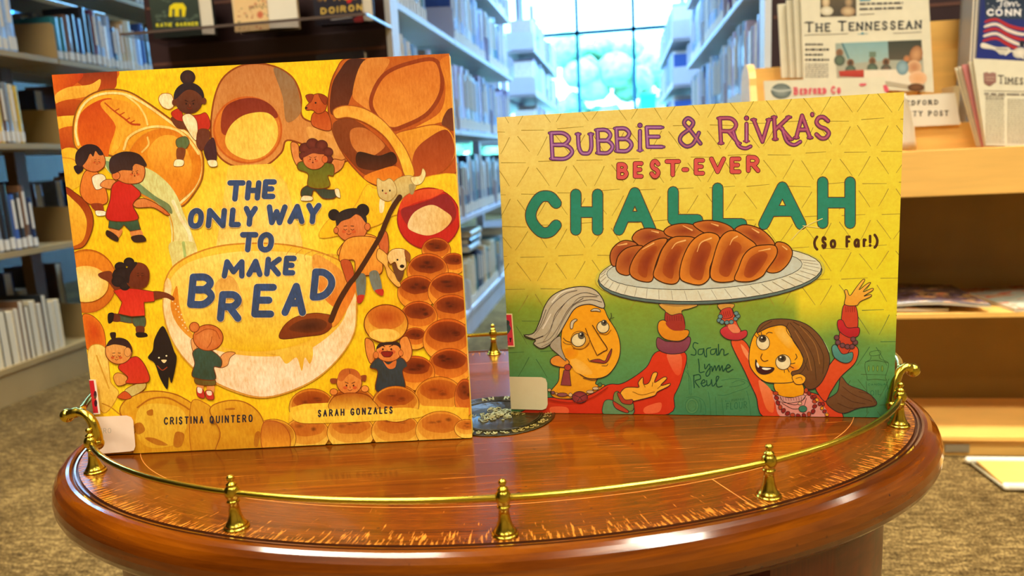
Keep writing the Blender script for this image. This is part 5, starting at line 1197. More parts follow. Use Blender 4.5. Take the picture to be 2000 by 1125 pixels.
# ------------------------------------------------------------------ the two picture books
def picture_book(x, H, draw, label, m_art, m_board, th=.0105):
    ax, ay, thz, lean, W, Ht = x
    u = Vector((math.cos(thz), math.sin(thz), 0)); bk = Vector((-math.sin(thz), math.cos(thz), 0)); v = Vector((0, 0, math.cos(lean)))+bk*math.sin(lean); n = u.cross(v)
    M = Matrix((u, v, n)).transposed().to_4x4(); M.translation = Vector((ax, ay, T+.0002+.0108*math.sin(lean)))
    o = bpy.data.objects.new('picture_book', None); COL.objects.link(o); o.matrix_world = M; o.empty_display_size = .05
    tag(o, label, 'book')
    m = MB(); m.box(0, W, 0, Ht, -.0024, 0); m.build('front_cover', m_board, o, .0004)
    m = MB(); m.box(0, W, .0, Ht, -th, -th+.0024); m.build('back_cover', m_board, o, .0004)
    m = MB(); m.box(0, .0024, 0, Ht, -th+.0024, -.0024); m.build('spine', m_board, o)
    m = MB(); m.box(.0026, W-.004, .003, Ht-.003, -th+.0025, -.0025); m.build('page_block', M_PAGES, o)
    a = Art(W, Ht, H); draw(a); k = a.build('cover_picture', m_art, o); k.location.z = .00006
    return o, a, max(q[2] for q in a.v)
B1 = (-0.36893, 0.44388, 0.14223, 0.04719, 0.26291, 0.26075); B2 = (-0.08851, 0.53263, -0.03614, 0.0194, 0.27058, 0.22053)
b1, a1, z1 = picture_book(B1, H1, draw_cover1, 'square yellow picture book with children around a mixing bowl, standing on the oval table', M_ART, M_BOARD)
b2, a2, z2 = picture_book(B2, H2, draw_cover2, 'wide picture book with a braided loaf on its cover, standing on the oval table', M_ART2, M_BOARD2)
print('layers', z1, z2)
def sticker(parent, Hm, W, Ht, name, label, fn, z):
    a = Art(W, Ht, Hm); fn(a); o = a.build(name, M_SIGNM, parent); o.location.z = z+.00012; o['label'] = label
def rl(q, col):
    def f(a):
        a.ctx(); a.fill(q, col, seg=3)
    return f
def rrect(x0, y0, x1, y1, x2, y2, x3, y3, r=.12):
    """rounded quad: tl, tr, br, bl"""
    P = [(x0, y0), (x1, y1), (x2, y2), (x3, y3)]; out = []
    for i in range(4):
        p, a, b = P[i], P[i-1], P[(i+1) % 4]
        for t in (r, r*.45, r*.12): out.append((p[0]+(a[0]-p[0])*t+0, p[1]+(a[1]-p[1])*t)) if t == r else out.append((p[0]+((a[0]-p[0])+(b[0]-p[0])*(.12 if t != r else 0))*t*.5, p[1]+((a[1]-p[1])+(b[1]-p[1])*.12)*t*.5))
        out.append((p[0]+(b[0]-p[0])*r, p[1]+(b[1]-p[1])*r))
    return out
def lab1(a):
    a.ctx(); a.fill([(180, 815), (250, 812), (259, 815), (263, 822), (267, 872), (264, 880), (256, 882), (180, 888)], (250, 222, 196), smooth=False)
    a.text('ERO', 197, 847, 220, 846, 10, 1, (200, 186, 160))
def lab2(a):
    a.ctx(); a.fill([(990, 736), (1058, 737), (1066, 740), (1069, 748), (1070, 790), (1067, 798), (1060, 801), (990, 799)], (216, 204, 164), smooth=False)
def red1(a):
    a.ctx(); a.fill([(170, 742), (190, 742), (199, 809), (170, 811)], (244, 226, 206), smooth=False); a.fill([(170, 744), (186, 744), (195, 807), (170, 808)], (204, 30, 44), smooth=False)
    a.ell(189, 772, 3, 8, 0, (60, 20, 40)); a.ell(190, 788, 3, 7, 0, (60, 20, 40))
def red2(a):
    a.ctx(); a.fill([(980, 613), (1001, 613), (1006, 678), (980, 678)], (236, 216, 160), smooth=False); a.fill([(980, 615.5), (999, 615.5), (1003.5, 675.5), (980, 675.5)], (206, 44, 70), smooth=False)
    a.ell(991, 631, 5, 5, 0, (50, 60, 60)); a.fill([(982, 638), (995, 634), (999, 642), (996, 648), (991, 654), (984, 650)], (50, 80, 84), smooth=False)
    a.text('LY', 989, 669, 1000, 669, 9, 2.2, (50, 20, 34))
sticker(b1, H1, B1[4], B1[5], 'spine_label', 'blank pale spine label wrapped round the lower corner', lab1, z1); sticker(b1, H1, B1[4], B1[5], 'reading_sticker', 'red sticker wrapped round the spine edge', red1, z1)
sticker(b2, H2, B2[4], B2[5], 'spine_label', 'blank cream label at the lower corner', lab2, z2); sticker(b2, H2, B2[4], B2[5], 'reading_sticker', 'red sticker on the spine edge', red2, z2)
# ------------------------------------------------------------------ library shelving
def stack(name, label, xf, side, y0, bounds, y1, hs, depth=.2, double=True, mt=None, end='plate', top=2.1):
    """xf: plane of the shelf fronts, side=+1 fronts face +X; bounds: section boundaries; hs: shelf top heights"""
    mt = mt or M_STEEL
    t = thing(name, label, 'bookshelf', (xf, y0, 0))
    ys = [y0]+bounds+[y1]; s = -side                                   # s: direction into the stack
    xc = s*(depth+.03)
    for y in ys:
        m = MB(); m.box(xc-.02, xc+.02, y-y0-.025, y-y0+.025, 0, top); m.build('upright', M_STEELD if mt is M_STEEL else mt, t)
    for face in ((0,) if not double else (0, 1)):
        fx0 = 0 if face == 0 else s*(2*depth+.06); fx1 = s*depth if face == 0 else s*(depth+.06)
        a, b = min(fx0, fx1), max(fx0, fx1)
        for i in range(len(ys)-1):
            for z in hs:
                m = MB(); ya, yb = ys[i]-y0+.004, ys[i+1]-y0-.004
                m.box(a, b, ya, yb, z-.018, z)
                if z == hs[0]: m.box(a+.004, b-.004, ya+.001, yb-.001, 0, z-.019)
                m.build('shelf', mt, t)
        for i, y in enumerate(ys):
            for z in hs:
                m = MB(); e = -.0032 if i else 0
                m.prism([(fx0, z), (fx1, z), (fx1, z+.16), (fx0+(fx1-fx0)*.12, z+.115), (fx0, z+.10)] if False else [(fx0, z+.0005), (fx1, z+.0005), (fx1, z+.125), (fx0+(fx1-fx0)*.06, z+.118), (fx0, z+.108)], y-y0-.0015, y-y0+.0015, axis=1)
                m.build('shelf_bracket', mt, t)
    return t
HS = [.10, .462, .79, 1.115, 1.425]
HL = [.115, .467, .803, 1.090, 1.365]
LX = -1.90; AX = -.60; BX = .36
stack('bookshelf', 'tan metal double-sided bookshelf at the left, beyond the yellow picture book', LX, 1, 1.46, [2.38, 3.30], 4.22, HL)
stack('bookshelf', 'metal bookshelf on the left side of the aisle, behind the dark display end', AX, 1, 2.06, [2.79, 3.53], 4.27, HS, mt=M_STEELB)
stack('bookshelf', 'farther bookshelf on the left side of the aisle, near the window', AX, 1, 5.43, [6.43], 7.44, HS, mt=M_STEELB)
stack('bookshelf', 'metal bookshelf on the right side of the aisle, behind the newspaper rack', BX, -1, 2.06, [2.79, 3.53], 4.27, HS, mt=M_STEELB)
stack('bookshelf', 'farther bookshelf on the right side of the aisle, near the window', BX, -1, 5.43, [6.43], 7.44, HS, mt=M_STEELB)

PAL = dict(navy=(30, 44, 84), black=(26, 26, 30), white=(232, 232, 226), cream=(226, 212, 176), teal=(40, 120, 130), red=(160, 40, 44), maroon=(100, 36, 46), yellow=(224, 184, 60), blue=(60, 96, 170), green=(60, 110, 70), grey=(130, 134, 140), orange=(214, 120, 50), brown=(110, 76, 50), purple=(110, 80, 130), tan=(200, 166, 116), pale_blue=(160, 190, 226), lilac=(196, 190, 226))
def book_mesh(simple=False, pages_out=False):
    """unit book: spine at x=0 facing +x side, depth along -x, thickness along y 0..1, height z 0..1"""
    m = MB()
    if pages_out:
        m.box(-.98, -.01, .1, .9, .0, .985, 1); m.box(-1, 0, 0, .1, 0, 1, 0); m.box(-1, 0, .9, 1, 0, 1, 0); m.box(-1, -.97, .1, .9, 0, 1, 0)
        return m
    m.add([(-1, 0, 0), (-.03, 0, 0), (0, .18, 0), (.012, .5, 0), (0, .82, 0), (-.03, 1, 0), (-1, 1, 0), (-1, .9, 0), (-.06, .9, 0), (-.06, .1, 0), (-1, .1, 0)]+[(-1, 0, 1), (-.03, 0, 1), (0, .18, 1), (.012, .5, 1), (0, .82, 1), (-.03, 1, 1), (-1, 1, 1), (-1, .9, 1), (-.06, .9, 1), (-.06, .1, 1), (-1, .1, 1)],
          [(i, (i+1) % 11, 11+(i+1) % 11, 11+i) for i in range(11)]+[(0, 1, 9, 10), (1, 2, 3, 4, 5, 8, 9), (5, 6, 7, 8), (11, 12, 20, 21), (12, 13, 14, 15, 16, 19, 20), (16, 17, 18, 19)], 0)
    m.box(-.985, -.06, .1, .9, .012, .985, 1)
    if simple: m.box(0.0, .016, .2, .8, .03, .16, 2)
    return m
proto = book_mesh(True).build('library_book', [M_BOOK, M_PAGES, M_LABEL])
protoP = book_mesh(False, True).build('library_book', [M_BOOK, M_PAGES, M_LABEL])
pb = book_mesh(False); pages_mb = MB(); pages_mb.box(-.985, -.06, .1, .9, .012, .985)
cov = MB(); cov.add([(-1, 0, 0), (-.03, 0, 0), (0, .18, 0), (.012, .5, 0), (0, .82, 0), (-.03, 1, 0), (-1, 1, 0), (-1, .9, 0), (-.06, .9, 0), (-.06, .1, 0), (-1, .1, 0)]+[(-1, 0, 1), (-.03, 0, 1), (0, .18, 1), (.012, .5, 1), (0, .82, 1), (-.03, 1, 1), (-1, 1, 1), (-1, .9, 1), (-.06, .9, 1), (-.06, .1, 1), (-1, .1, 1)],
          [(i, (i+1) % 11, 11+(i+1) % 11, 11+i) for i in range(11)]+[(0, 1, 9, 10), (1, 2, 3, 4, 5, 8, 9), (5, 6, 7, 8), (11, 12, 20, 21), (12, 13, 14, 15, 16, 19, 20), (16, 17, 18, 19)], 0)
protoF = cov.build('library_book', M_BOOK)
pages_mb.build('page_block', M_PAGES, protoF)
lb = MB(); lb.box(0.0, .016, .12, .88, .03, .2); lb.build('spine_label', M_LABEL, protoF)
tb = MB(); tb.box(0.002, .0165, .3, .7, .38, .9); tb.build('spine_title', M_LABEL, protoF)
for p in (proto, protoP, protoF): p.location = (0, 0, -50)
ORD = ['first', 'second', 'third', 'fourth', 'fifth', 'sixth', 'seventh', 'eighth', 'ninth', 'tenth', 'eleventh', 'twelfth', 'thirteenth', 'fourteenth', 'fifteenth', 'sixteenth', 'seventeenth', 'eighteenth', 'nineteenth', 'twentieth', 'twenty-first', 'twenty-second', 'twenty-third', 'twenty-fourth', 'twenty-fifth', 'twenty-sixth', 'twenty-seventh', 'twenty-eighth', 'twenty-ninth', 'thirtieth']
ORD += ['thirty-'+w for w in ORD[:9]]+['fortieth']+['forty-'+w for w in ORD[:9]]+['fiftieth']+['fifty-'+w for w in ORD[:9]]+['sixtieth']*30
ROWS = []
BAYS = {'L': [1.46, 2.38, 3.30, 4.22], 'A': [2.06, 2.79, 3.53, 4.27], 'F': [5.43, 6.43, 7.44]}
def row(where, group, bay, xf, side, z, y0, y1, seed, pal, kind='full', t=(.016, .038), h=(.19, .235), d=(.14, .16), inset=.012, each=True, title=.6, seq=False):
    """books standing on a shelf from y0 to y1"""
    rnd = random.Random(seed); y = y0; recs = []; nn = 0
    while y < y1-.012:
        w = rnd.uniform(*t); hh = rnd.uniform(*h); dd = rnd.uniform(*d); c = rnd.choice(pal); q = rnd.random()
        if seq: c = pal[nn % len(pal)]; nn += 1
        for b_ in BAYS[bay]:
            if y-.008 < b_ < y+w+.008: y = b_+.009
        if y+w > y1: break
        if seen([(xf-side*e, y+f, z+g) for e in (inset, inset+dd) for f in (0, w) for g in (0, hh)]):
            src = {'full': protoF, 'far': proto, 'pages': protoP}[kind]
            o = src.copy(); COL.objects.link(o); kids = [o]
            if kind == 'full':
                for ch in src.children:
                    if ch.name.startswith('spine_title') and q > title: continue
                    cc = ch.copy(); COL.objects.link(cc); cc.parent = o; kids.append(cc)
            o.location = (xf-side*inset, y if side > 0 else y+w, z+.0006); o.scale = (dd, w, hh); o.rotation_euler = (0, 0, 0 if side > 0 else PI)
            jt = .85+.3*((q*7) % 1); o.color = (*[min(1, v*jt) for v in lin(PAL[c])], 1)
            recs.append((o, kids, c, [(xf-side*(inset-.0005), y+w*f, z+hh*g) for f in (.15, .5, .85) for g in (.06, .25, .5, .75, .97)]+[(xf-side*(inset+dd*e), yy, z+hh*g) for e in (.15, .5, .85) for g in (.3, .6, .96) for yy in (y-.0003, y+w*.5)]))
        y += w+.0012
    ROWS.append((where, group, recs, each))
LP = ['navy', 'black', 'teal', 'maroon', 'white', 'blue', 'cream', 'white', 'pale_blue', 'grey', 'green', 'tan']
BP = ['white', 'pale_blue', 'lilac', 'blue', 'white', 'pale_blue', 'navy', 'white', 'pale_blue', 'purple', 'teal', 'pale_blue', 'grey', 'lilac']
# left bookshelf, near section (books stop short of the dividing bracket)
row('top row, far left of the left bookshelf', 'books on the left bookshelf, top row before the bracket', 'L', LX, 1, HL[3], 1.95, 2.245, 11, ['white', 'navy', 'pale_blue'])
row('second row, far left of the left bookshelf', 'books on the left bookshelf, second row before the bracket', 'L', LX, 1, HL[2], 1.90, 2.20, 12, ['teal', 'maroon', 'cream', 'navy', 'white', 'brown', 'cream', 'green', 'grey', 'orange', 'yellow', 'brown', 'grey', 'cream', 'yellow', 'teal'], h=(.18, .20), t=(.0182, .0186), seq=True)
row('third row, far left of the left bookshelf', 'books on the left bookshelf, third row before the bracket', 'L', LX, 1, HL[1], 1.88, 2.19, 13, ['yellow', 'black', 'maroon', 'black', 'navy', 'black', 'grey', 'black', 'black', 'blue', 'black', 'brown', 'navy', 'black'], h=(.15, .21), t=(.021, .0225), seq=True)
row('bottom row of the left bookshelf', 'books on the left bookshelf, bottom row', 'L', LX, 1, HL[0], 1.80, 2.24, 14, ['black', 'tan', 'brown', 'cream', 'black'], kind='pages', h=(.15, .20), t=(.018, .034))
row('top row beyond bracket, left bookshelf', 'books on the left bookshelf, top row beyond the bracket', 'L', LX, 1, HL[3], 2.39, 3.25, 15, ['teal', 'teal', 'brown', 'black', 'navy', 'black', 'black', 'maroon', 'pale_blue', 'white', 'pale_blue', 'navy', 'white', 'tan', 'tan', 'cream', 'white', 'pale_blue', 'blue', 'black', 'cream', 'white', 'purple', 'blue', 'green', 'white'], t=(.016, .034), h=(.14, .21), title=.3, seq=True)
row('uppermost row of the left bookshelf', 'books on the left bookshelf, uppermost row', 'L', LX, 1, HL[4], 2.0, 3.2, 16, ['black', 'navy', 'brown'])
for k, (z, a, b) in enumerate(((HL[3], 2.25, 2.9), (HL[2], 1.9, 3.0), (HL[1], 1.9, 2.9), (HL[0], 1.8, 2.7))):
    row('row %s, rear face of left bookshelf' % ['one', 'two', 'three', 'four'][k], 'books on the rear face of the left bookshelf, row %d' % (k+1), 'L', LX-.46, -1, z, a, b, 20+k, ['tan', 'brown', 'black', 'navy', 'maroon', 'grey'], kind='far', t=(.03, .05), h=(.17, .25), d=(.12, .15))
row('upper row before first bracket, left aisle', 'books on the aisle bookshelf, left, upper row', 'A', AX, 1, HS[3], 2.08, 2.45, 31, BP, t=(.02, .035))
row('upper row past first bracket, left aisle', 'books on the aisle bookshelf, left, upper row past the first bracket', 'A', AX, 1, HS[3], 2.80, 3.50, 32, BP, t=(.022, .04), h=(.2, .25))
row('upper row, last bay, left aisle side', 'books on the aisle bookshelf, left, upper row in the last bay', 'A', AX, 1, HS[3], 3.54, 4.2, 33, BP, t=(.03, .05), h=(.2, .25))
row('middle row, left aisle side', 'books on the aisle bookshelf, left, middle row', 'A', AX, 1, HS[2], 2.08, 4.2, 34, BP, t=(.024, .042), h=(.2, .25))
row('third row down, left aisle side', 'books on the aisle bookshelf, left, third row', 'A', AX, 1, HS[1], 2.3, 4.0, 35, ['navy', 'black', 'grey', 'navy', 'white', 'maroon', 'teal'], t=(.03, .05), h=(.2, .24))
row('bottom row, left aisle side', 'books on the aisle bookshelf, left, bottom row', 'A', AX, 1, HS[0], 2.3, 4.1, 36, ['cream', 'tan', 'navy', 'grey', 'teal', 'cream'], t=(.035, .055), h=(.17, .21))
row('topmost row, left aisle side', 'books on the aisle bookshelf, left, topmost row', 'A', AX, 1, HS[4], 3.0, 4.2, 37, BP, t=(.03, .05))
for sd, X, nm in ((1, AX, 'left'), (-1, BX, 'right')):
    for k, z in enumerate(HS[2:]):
        row('distant %s bookshelf by the window, row %s' % (nm, ['three', 'four', 'five'][k]), 'books on the distant %s bookshelf by the window, row %d' % (nm, k+3), 'F', X, sd, z, 5.45, 7.4, 40+k+10*sd, ['pale_blue', 'white', 'pale_blue', 'lilac', 'white', 'blue'], kind='far', t=(.04, .07), h=(.2, .26), each=False)  # pale bluish palette carries the window haze in the book colours
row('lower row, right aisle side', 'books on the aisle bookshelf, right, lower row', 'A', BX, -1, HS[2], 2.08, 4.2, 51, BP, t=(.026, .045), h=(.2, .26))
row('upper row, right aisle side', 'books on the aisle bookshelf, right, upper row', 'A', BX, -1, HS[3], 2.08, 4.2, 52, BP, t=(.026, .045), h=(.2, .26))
# books lying flat on others (seen in the gap between the two picture books, and at the left)
def flat_book(x, y, z, w, d, h, c, label, rz=0):
    o = protoF.copy(); COL.objects.link(o)
    for ch in protoF.children:
        if not ch.name.startswith('spine_title'): cc = ch.copy(); COL.objects.link(cc); cc.parent = o
    o.location = (x, y, z); o.scale = (w, h, d); o.rotation_euler = (PI/2, 0, rz); o.color = (*lin(c), 1)
    tag(o, label, 'book')
zt = HS[0]+.212
for k, (c, n) in enumerate((((200, 210, 220), 'silver'), ((40, 50, 80), 'dark blue'), ((210, 200, 170), 'cream'))):
    flat_book(AX-.01, 3.1+.02*k, zt+.027*k, .15, .22, .025, c, '%s book lying flat across the bottom row, left side of the aisle' % n)
zt = HS[0]+.212
flat_book(AX-.015, 2.62, zt, .15, .22, .025, (60, 70, 100), 'slate blue book lying flat, nearest on the bottom row of the aisle')
for p in list(protoF.children)+[protoF, proto, protoP]: bpy.data.objects.remove(p)

# ------------------------------------------------------------------ dark display ends
def slat_end(x0, x1, zt, label, tx, bay):
    t = thing('display_panel', label, 'display panel', ((x0+x1)/2, 2.0, 0))
    cx = (x0+x1)/2; m = MB(); m.box(x0-cx, x1-cx, -.012, .03, 0, zt, 0)
    z = .085
    while z < zt-.05: m.box(x0-cx+.005, x1-cx-.005, -.0128, -.0118, z-.004, z+.004, 1); z += .15
    m.build('slat_board', [M_PLUM, M_SLAT], t)
    m = MB(); a = tx-cx; s = .008
    m.box(a-s, a+s, -.014, .055, 0, zt); m.build('edge_trim', M_WHITE, t)
    return t
slat_end(-1.30, -.612, 2.1, 'dark plum slatwall end with three face-out books, behind the yellow picture book', -.604, 0)
slat_end(.372, 1.06, 2.1, 'dark plum slatwall end behind the newspaper rack', .364, 0)
# smoky clear shelves
mg, nt, b, ns, lk = nodes('smoked_acrylic'); b.inputs['Transmission Weight'].default_value = 1; b.inputs['Roughness'].default_value = .04; b.inputs['IOR'].default_value = 1.05; b.inputs['Base Color'].default_value = (.62, .58, .6, 1)
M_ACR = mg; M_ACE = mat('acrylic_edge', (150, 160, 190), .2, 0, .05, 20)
def acr(z, y0, label):
    t = thing('clear_shelf', label, 'shelf', (-.93, y0, z))
    m = MB(); m.box(-.315, .33, 0, 1.985-y0, -.004, 0); m.build('shelf_plate', M_ACR, t)
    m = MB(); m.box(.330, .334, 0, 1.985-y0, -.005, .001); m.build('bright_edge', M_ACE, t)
    m = MB(); m.box(-.315, .33, -.003, -.0002, -.005, .0015); m.build('front_edge', mat('dark_edge', (90, 76, 70), .3), t)
acr(1.036, 1.79, 'clear smoked shelf carrying three face-out books on the dark slatwall')
acr(.73, 1.81, 'lower clear shelf on the dark slatwall, mostly behind the yellow picture book')

def at_map(o, Y):
    inv = o.matrix_world.inverted()
    def f(q):
        p = at(q[0], q[1], Y); p = inv @ p
        return (p.x, p.z)
    return f
def display_book(px0, px1, pxs, Y, z, h, label, board, draw, th=.03, rz=0):
    """book standing face out; px0..px1: cover at the shelf line; pages show on the right"""
    a = at(px0, 70, Y); b_ = at(px1, 66, Y); w = b_.x-a.x
    t = thing('library_book', label, 'book', (a.x, Y, z))
    bpy.context.view_layer.update()
    m = MB(); m.box(0, w, .0005, .003, 0, h); m.build('front_cover', board, t)
    e = at(pxs, 66, Y).x-a.x
    m = MB(); m.add([(.002, .003, .004), (w-.001, .003, .004), (e, .025, .004), (.002, .03, .004), (.002, .003, h-.004), (w-.001, .003, h-.004), (e, .025, h-.004), (.002, .03, h-.004)], [(0, 1, 2, 3), (4, 5, 6, 7), (0, 1, 5, 4), (1, 2, 6, 5), (2, 3, 7, 6), (3, 0, 4, 7)]); m.build('page_block', M_LABEL, t)
    m = MB(); m.box(0, e+.002, .0305, .033, 0, h); m.build('back_cover', board, t)
    ar = Art(w, h, at_map(t, Y), 4e-5); draw(ar)
    o = ar.build('cover_picture', M_SIGNM, t); o.rotation_euler = (PI/2, 0, 0)
    return t
def dA(a):
    a.ctx(290, 0, 4); a.fill([(-10, -60), (440, -60), (440, 330), (-10, 330)], (64, 74, 66), (44, 52, 48), smooth=False)
    for k in range(26):
        r = random.Random(k); a.ell(r.uniform(30, 410), r.uniform(-20, 190), r.uniform(12, 30), r.uniform(8, 20), 0, (90, 104, 90), (66, 76, 68))
    a.fill([(160, 130), (165, 50), (200, 25), (270, 25), (295, 60), (285, 130), (262, 130), (258, 70), (240, 70), (240, 130), (205, 130), (205, 70), (185, 70), (185, 130)], (236, 214, 40), smooth=False)
    a.text('KATIE GARNER', 60, 212, 388, 200, 30, 7, (236, 224, 50))
def dB(a):
    a.ctx(290, 0, 4); a.fill([(670, -60), (960, -60), (960, 330), (670, 330)], (236, 196, 140), (240, 206, 150), smooth=False)
    for k in range(30):
        r = random.Random(k+50); a.ell(r.uniform(690, 940), r.uniform(-20, 230), r.uniform(5, 12), r.uniform(4, 9), 0, random.Random(k).choice([(200, 120, 90), (214, 160, 120), (130, 120, 90)]))
    a.ell(872, 115, 26, 30, 0, (206, 100, 70), (226, 150, 110)); a.text('SKILLS', 785, 78, 905, 44, 26, 5, (110, 80, 60))
def dC(a):
    a.ctx(290, 0, 4); a.fill([(1300, -60), (1710, -60), (1710, 330), (1300, 330)], (48, 46, 56), (34, 32, 40), smooth=False)
    a.fill([(1540, -30), (1600, -30), (1580, 20), (1555, 25)], (206, 44, 40), smooth=False); a.fill([(1600, 140), (1700, 70), (1700, 190), (1620, 190)], (150, 50, 50), smooth=False)
    a.text('PAUL', 1375, 12, 1630, -8, 56, 10, (196, 150, 70)); a.text('DOIRON', 1345, 112, 1672, 78, 52, 12, (206, 170, 80)); a.ink([(1425, 148), (1588, 128)], 6, (220, 216, 210))
    a.ell(1340, -20, 30, 40, 0, (150, 110, 60), (60, 50, 50))
MB1 = mat('dark_cover', (40, 46, 44), .4); MB2 = mat('cream_cover', (226, 196, 150), .4); MB3 = mat('slate_cover', (38, 36, 46), .4)
display_book(300, 394, 410, 1.88, 1.0362, .23, 'dark green face-out book with yellow lettering, leftmost on the clear shelf', MB1, dA)
display_book(460, 527, 577, 1.88, 1.0362, .22, 'peach face-out book with its pale side showing, middle of the clear shelf', MB2, dB)
display_book(618, 712, 725, 1.88, 1.0362, .23, 'black face-out book with gold lettering, rightmost on the clear shelf', MB3, dC)
p0, p1 = at(622, 116, 1.9), at(716, 100, 1.9)
m = MB(); m.box(0, p1.x-p0.x, 0, .004, 0, .235); t = thing('library_book', 'slate book on the lower clear shelf, peeking over the yellow picture book', 'book', (p0.x, 1.89, .7305), (math.radians(-3), math.radians(-2), 0)); m.build('front_cover', MB3, t)
m = MB(); m.box(.002, p1.x-p0.x-.003, .004, .024, .003, .232); m.build('page_block', M_PAGES, t)
m = MB(); m.box(0, p1.x-p0.x, .024, .028, 0, .235); m.build('back_cover', MB3, t)

# ------------------------------------------------------------------ maple newspaper rack
YF = 1.608; rack = thing('newspaper_rack', 'light maple newspaper rack at the right, in front of the dark slatwall', 'newspaper rack', (.27, YF, 0))
RX1 = 1.22
def rk(name, x0, x1, y0, y1, z0, z1, mt=None, bev=.001):
    m = MB(); m.box(x0-.27, x1-.27, y0-YF, y1-YF, z0, z1); return m.build(name, mt or M_MAPLE, rack, bev)
rk('front_board', .285, RX1, YF, YF+.018, .558, .650)
rk('side_panel', .27, .2845, YF+.002, 1.86, 0, .65); rk('side_panel', RX1+.0005, RX1+.015, YF+.002, 1.86, 0, .65)
rk('kick_board', .285, RX1, YF+.012, YF+.028, 0, .036); rk('bottom_shelf', .285, RX1, YF, 1.86, .037, .047)
rk('shelf', .285, RX1, YF+.002, 1.86, .3045, .3155); rk('back_panel', .285, RX1, 1.861, 1.875, .0, .62, mat('back_shade_tone', (132, 102, 36), .5, 0, .08, 8)); rk('tray_floor', .285, RX1, YF+.0185, 1.86, .590, .600)  # back panel coloured darker to hold the shade inside the compartments
v = rk('floor_vent', .669, .718, YF+.008, YF+.0118, .008, .026, mat('grey_vent', (150, 136, 110), .5)); v['label'] = 'small grey vent plate'
rk('tier_board', .285, .772, 1.700, 1.714, .6005, .703); rk('tier_board', .790, RX1, 1.700, 1.714, .6005, .703)
rk('tray_floor', .285, RX1, 1.7145, 1.86, .66, .668)
m = MB()
def arch(x0, x1, z0, z1, y0, y1, r, name):
    n = 8; P = [(x0, z0), (x1, z0)]+[(x1-r+r*math.cos(a), z1-r+r*math.sin(a)) for a in [PI/2*k/n for k in range(n+1)]]+[(x0+r-r*math.sin(a), z1-r+r*math.cos(a)) for a in [PI/2*k/n for k in range(n+1)]]
    q = MB(); q.prism([(p[0]-.27, p[1]) for p in P], y0-YF, y1-YF, axis=1); q.build(name, M_MAPLE, rack)
arch(.30, .655, .6685, .850, 1.815, 1.829, .01, 'tier_back'); arch(.658, .752, .6685, .925, 1.815, 1.829, .012, 'tier_back')
arch(.657, .755, .6685, .862, 1.80, 1.8145, .004, 'tier_back'); arch(.80, RX1, .6685, .90, 1.815, 1.829, .02, 'tier_back')
# rounded divider wings (profile in the y-z plane)
for x in (.2705, .774):
    q = MB(); n = 10; y0, y1, zt = YF+.03-YF, (1.795 if x < .5 else 1.73)-YF, (.852 if x < .5 else .70)
    P = [(y0, .6505 if x < .5 else .601), (y1, .6505 if x < .5 else .601), (y1, zt-.06)]+[((y0+y1)/2+.02+(y1-y0-.04)/2*math.cos(a), zt-.05+.05*math.sin(a)) for a in [PI*k/n for k in range(0, n+1)]]+[(y0, zt-.14)]
    P = [(min(p[0], y1), p[1]) for p in P]
    q.prism(P, x-.27, x+.0145-.27, axis=0); q.build('divider_wing', M_MAPLE, rack)

# printed things -------------------------------------------------------------
def paper(name, label, cat, Y, q, draw, th=.004, group=None, mt=None, body=None, curl=0):
    """sheet or folded paper standing in plane Y, q: pixel quad tl,tr,br,bl"""
    P = [at(x, y, Y) for x, y in q]; o = P[3]
    t = thing(name, label, cat, (o.x, Y, o.z), group=group)
    bpy.context.view_layer.update()
    L = [(p.x-o.x, p.z-o.z) for p in P]
    m = MB(); m.prism(L, .0004, th, axis=1); m.build('folded_sheets', body or M_PAPER, t)
    if draw:
        w = max(l[0] for l in L); h = max(l[1] for l in L)
        ar = Art(w+.01, h+.01, at_map(t, Y), 3e-5, clip=False); draw(ar)
        k = ar.build('printed_face', mt or M_PRINT, t); k.rotation_euler = (PI/2, 0, 0)
    return t
TXT = (60, 60, 64)
def greek(a, x0, y0, x1, y1, n, col=(150, 148, 138), w=None, sl=0):
    rnd = random.Random(int(x0+y0))
    for k in range(n):
        y = y0+(y1-y0)*k/max(1, n-1); x = x0
        while x < x1-4:
            e = min(x1, x+rnd.uniform(.06, .2)*(x1-x0)); a.ink([(x, y+sl*(x-x0)), (e-2, y+sl*(e-x0))], w or (y1-y0)/n*.45, col, smooth=False, caps=False); x = e+.02*(x1-x0)
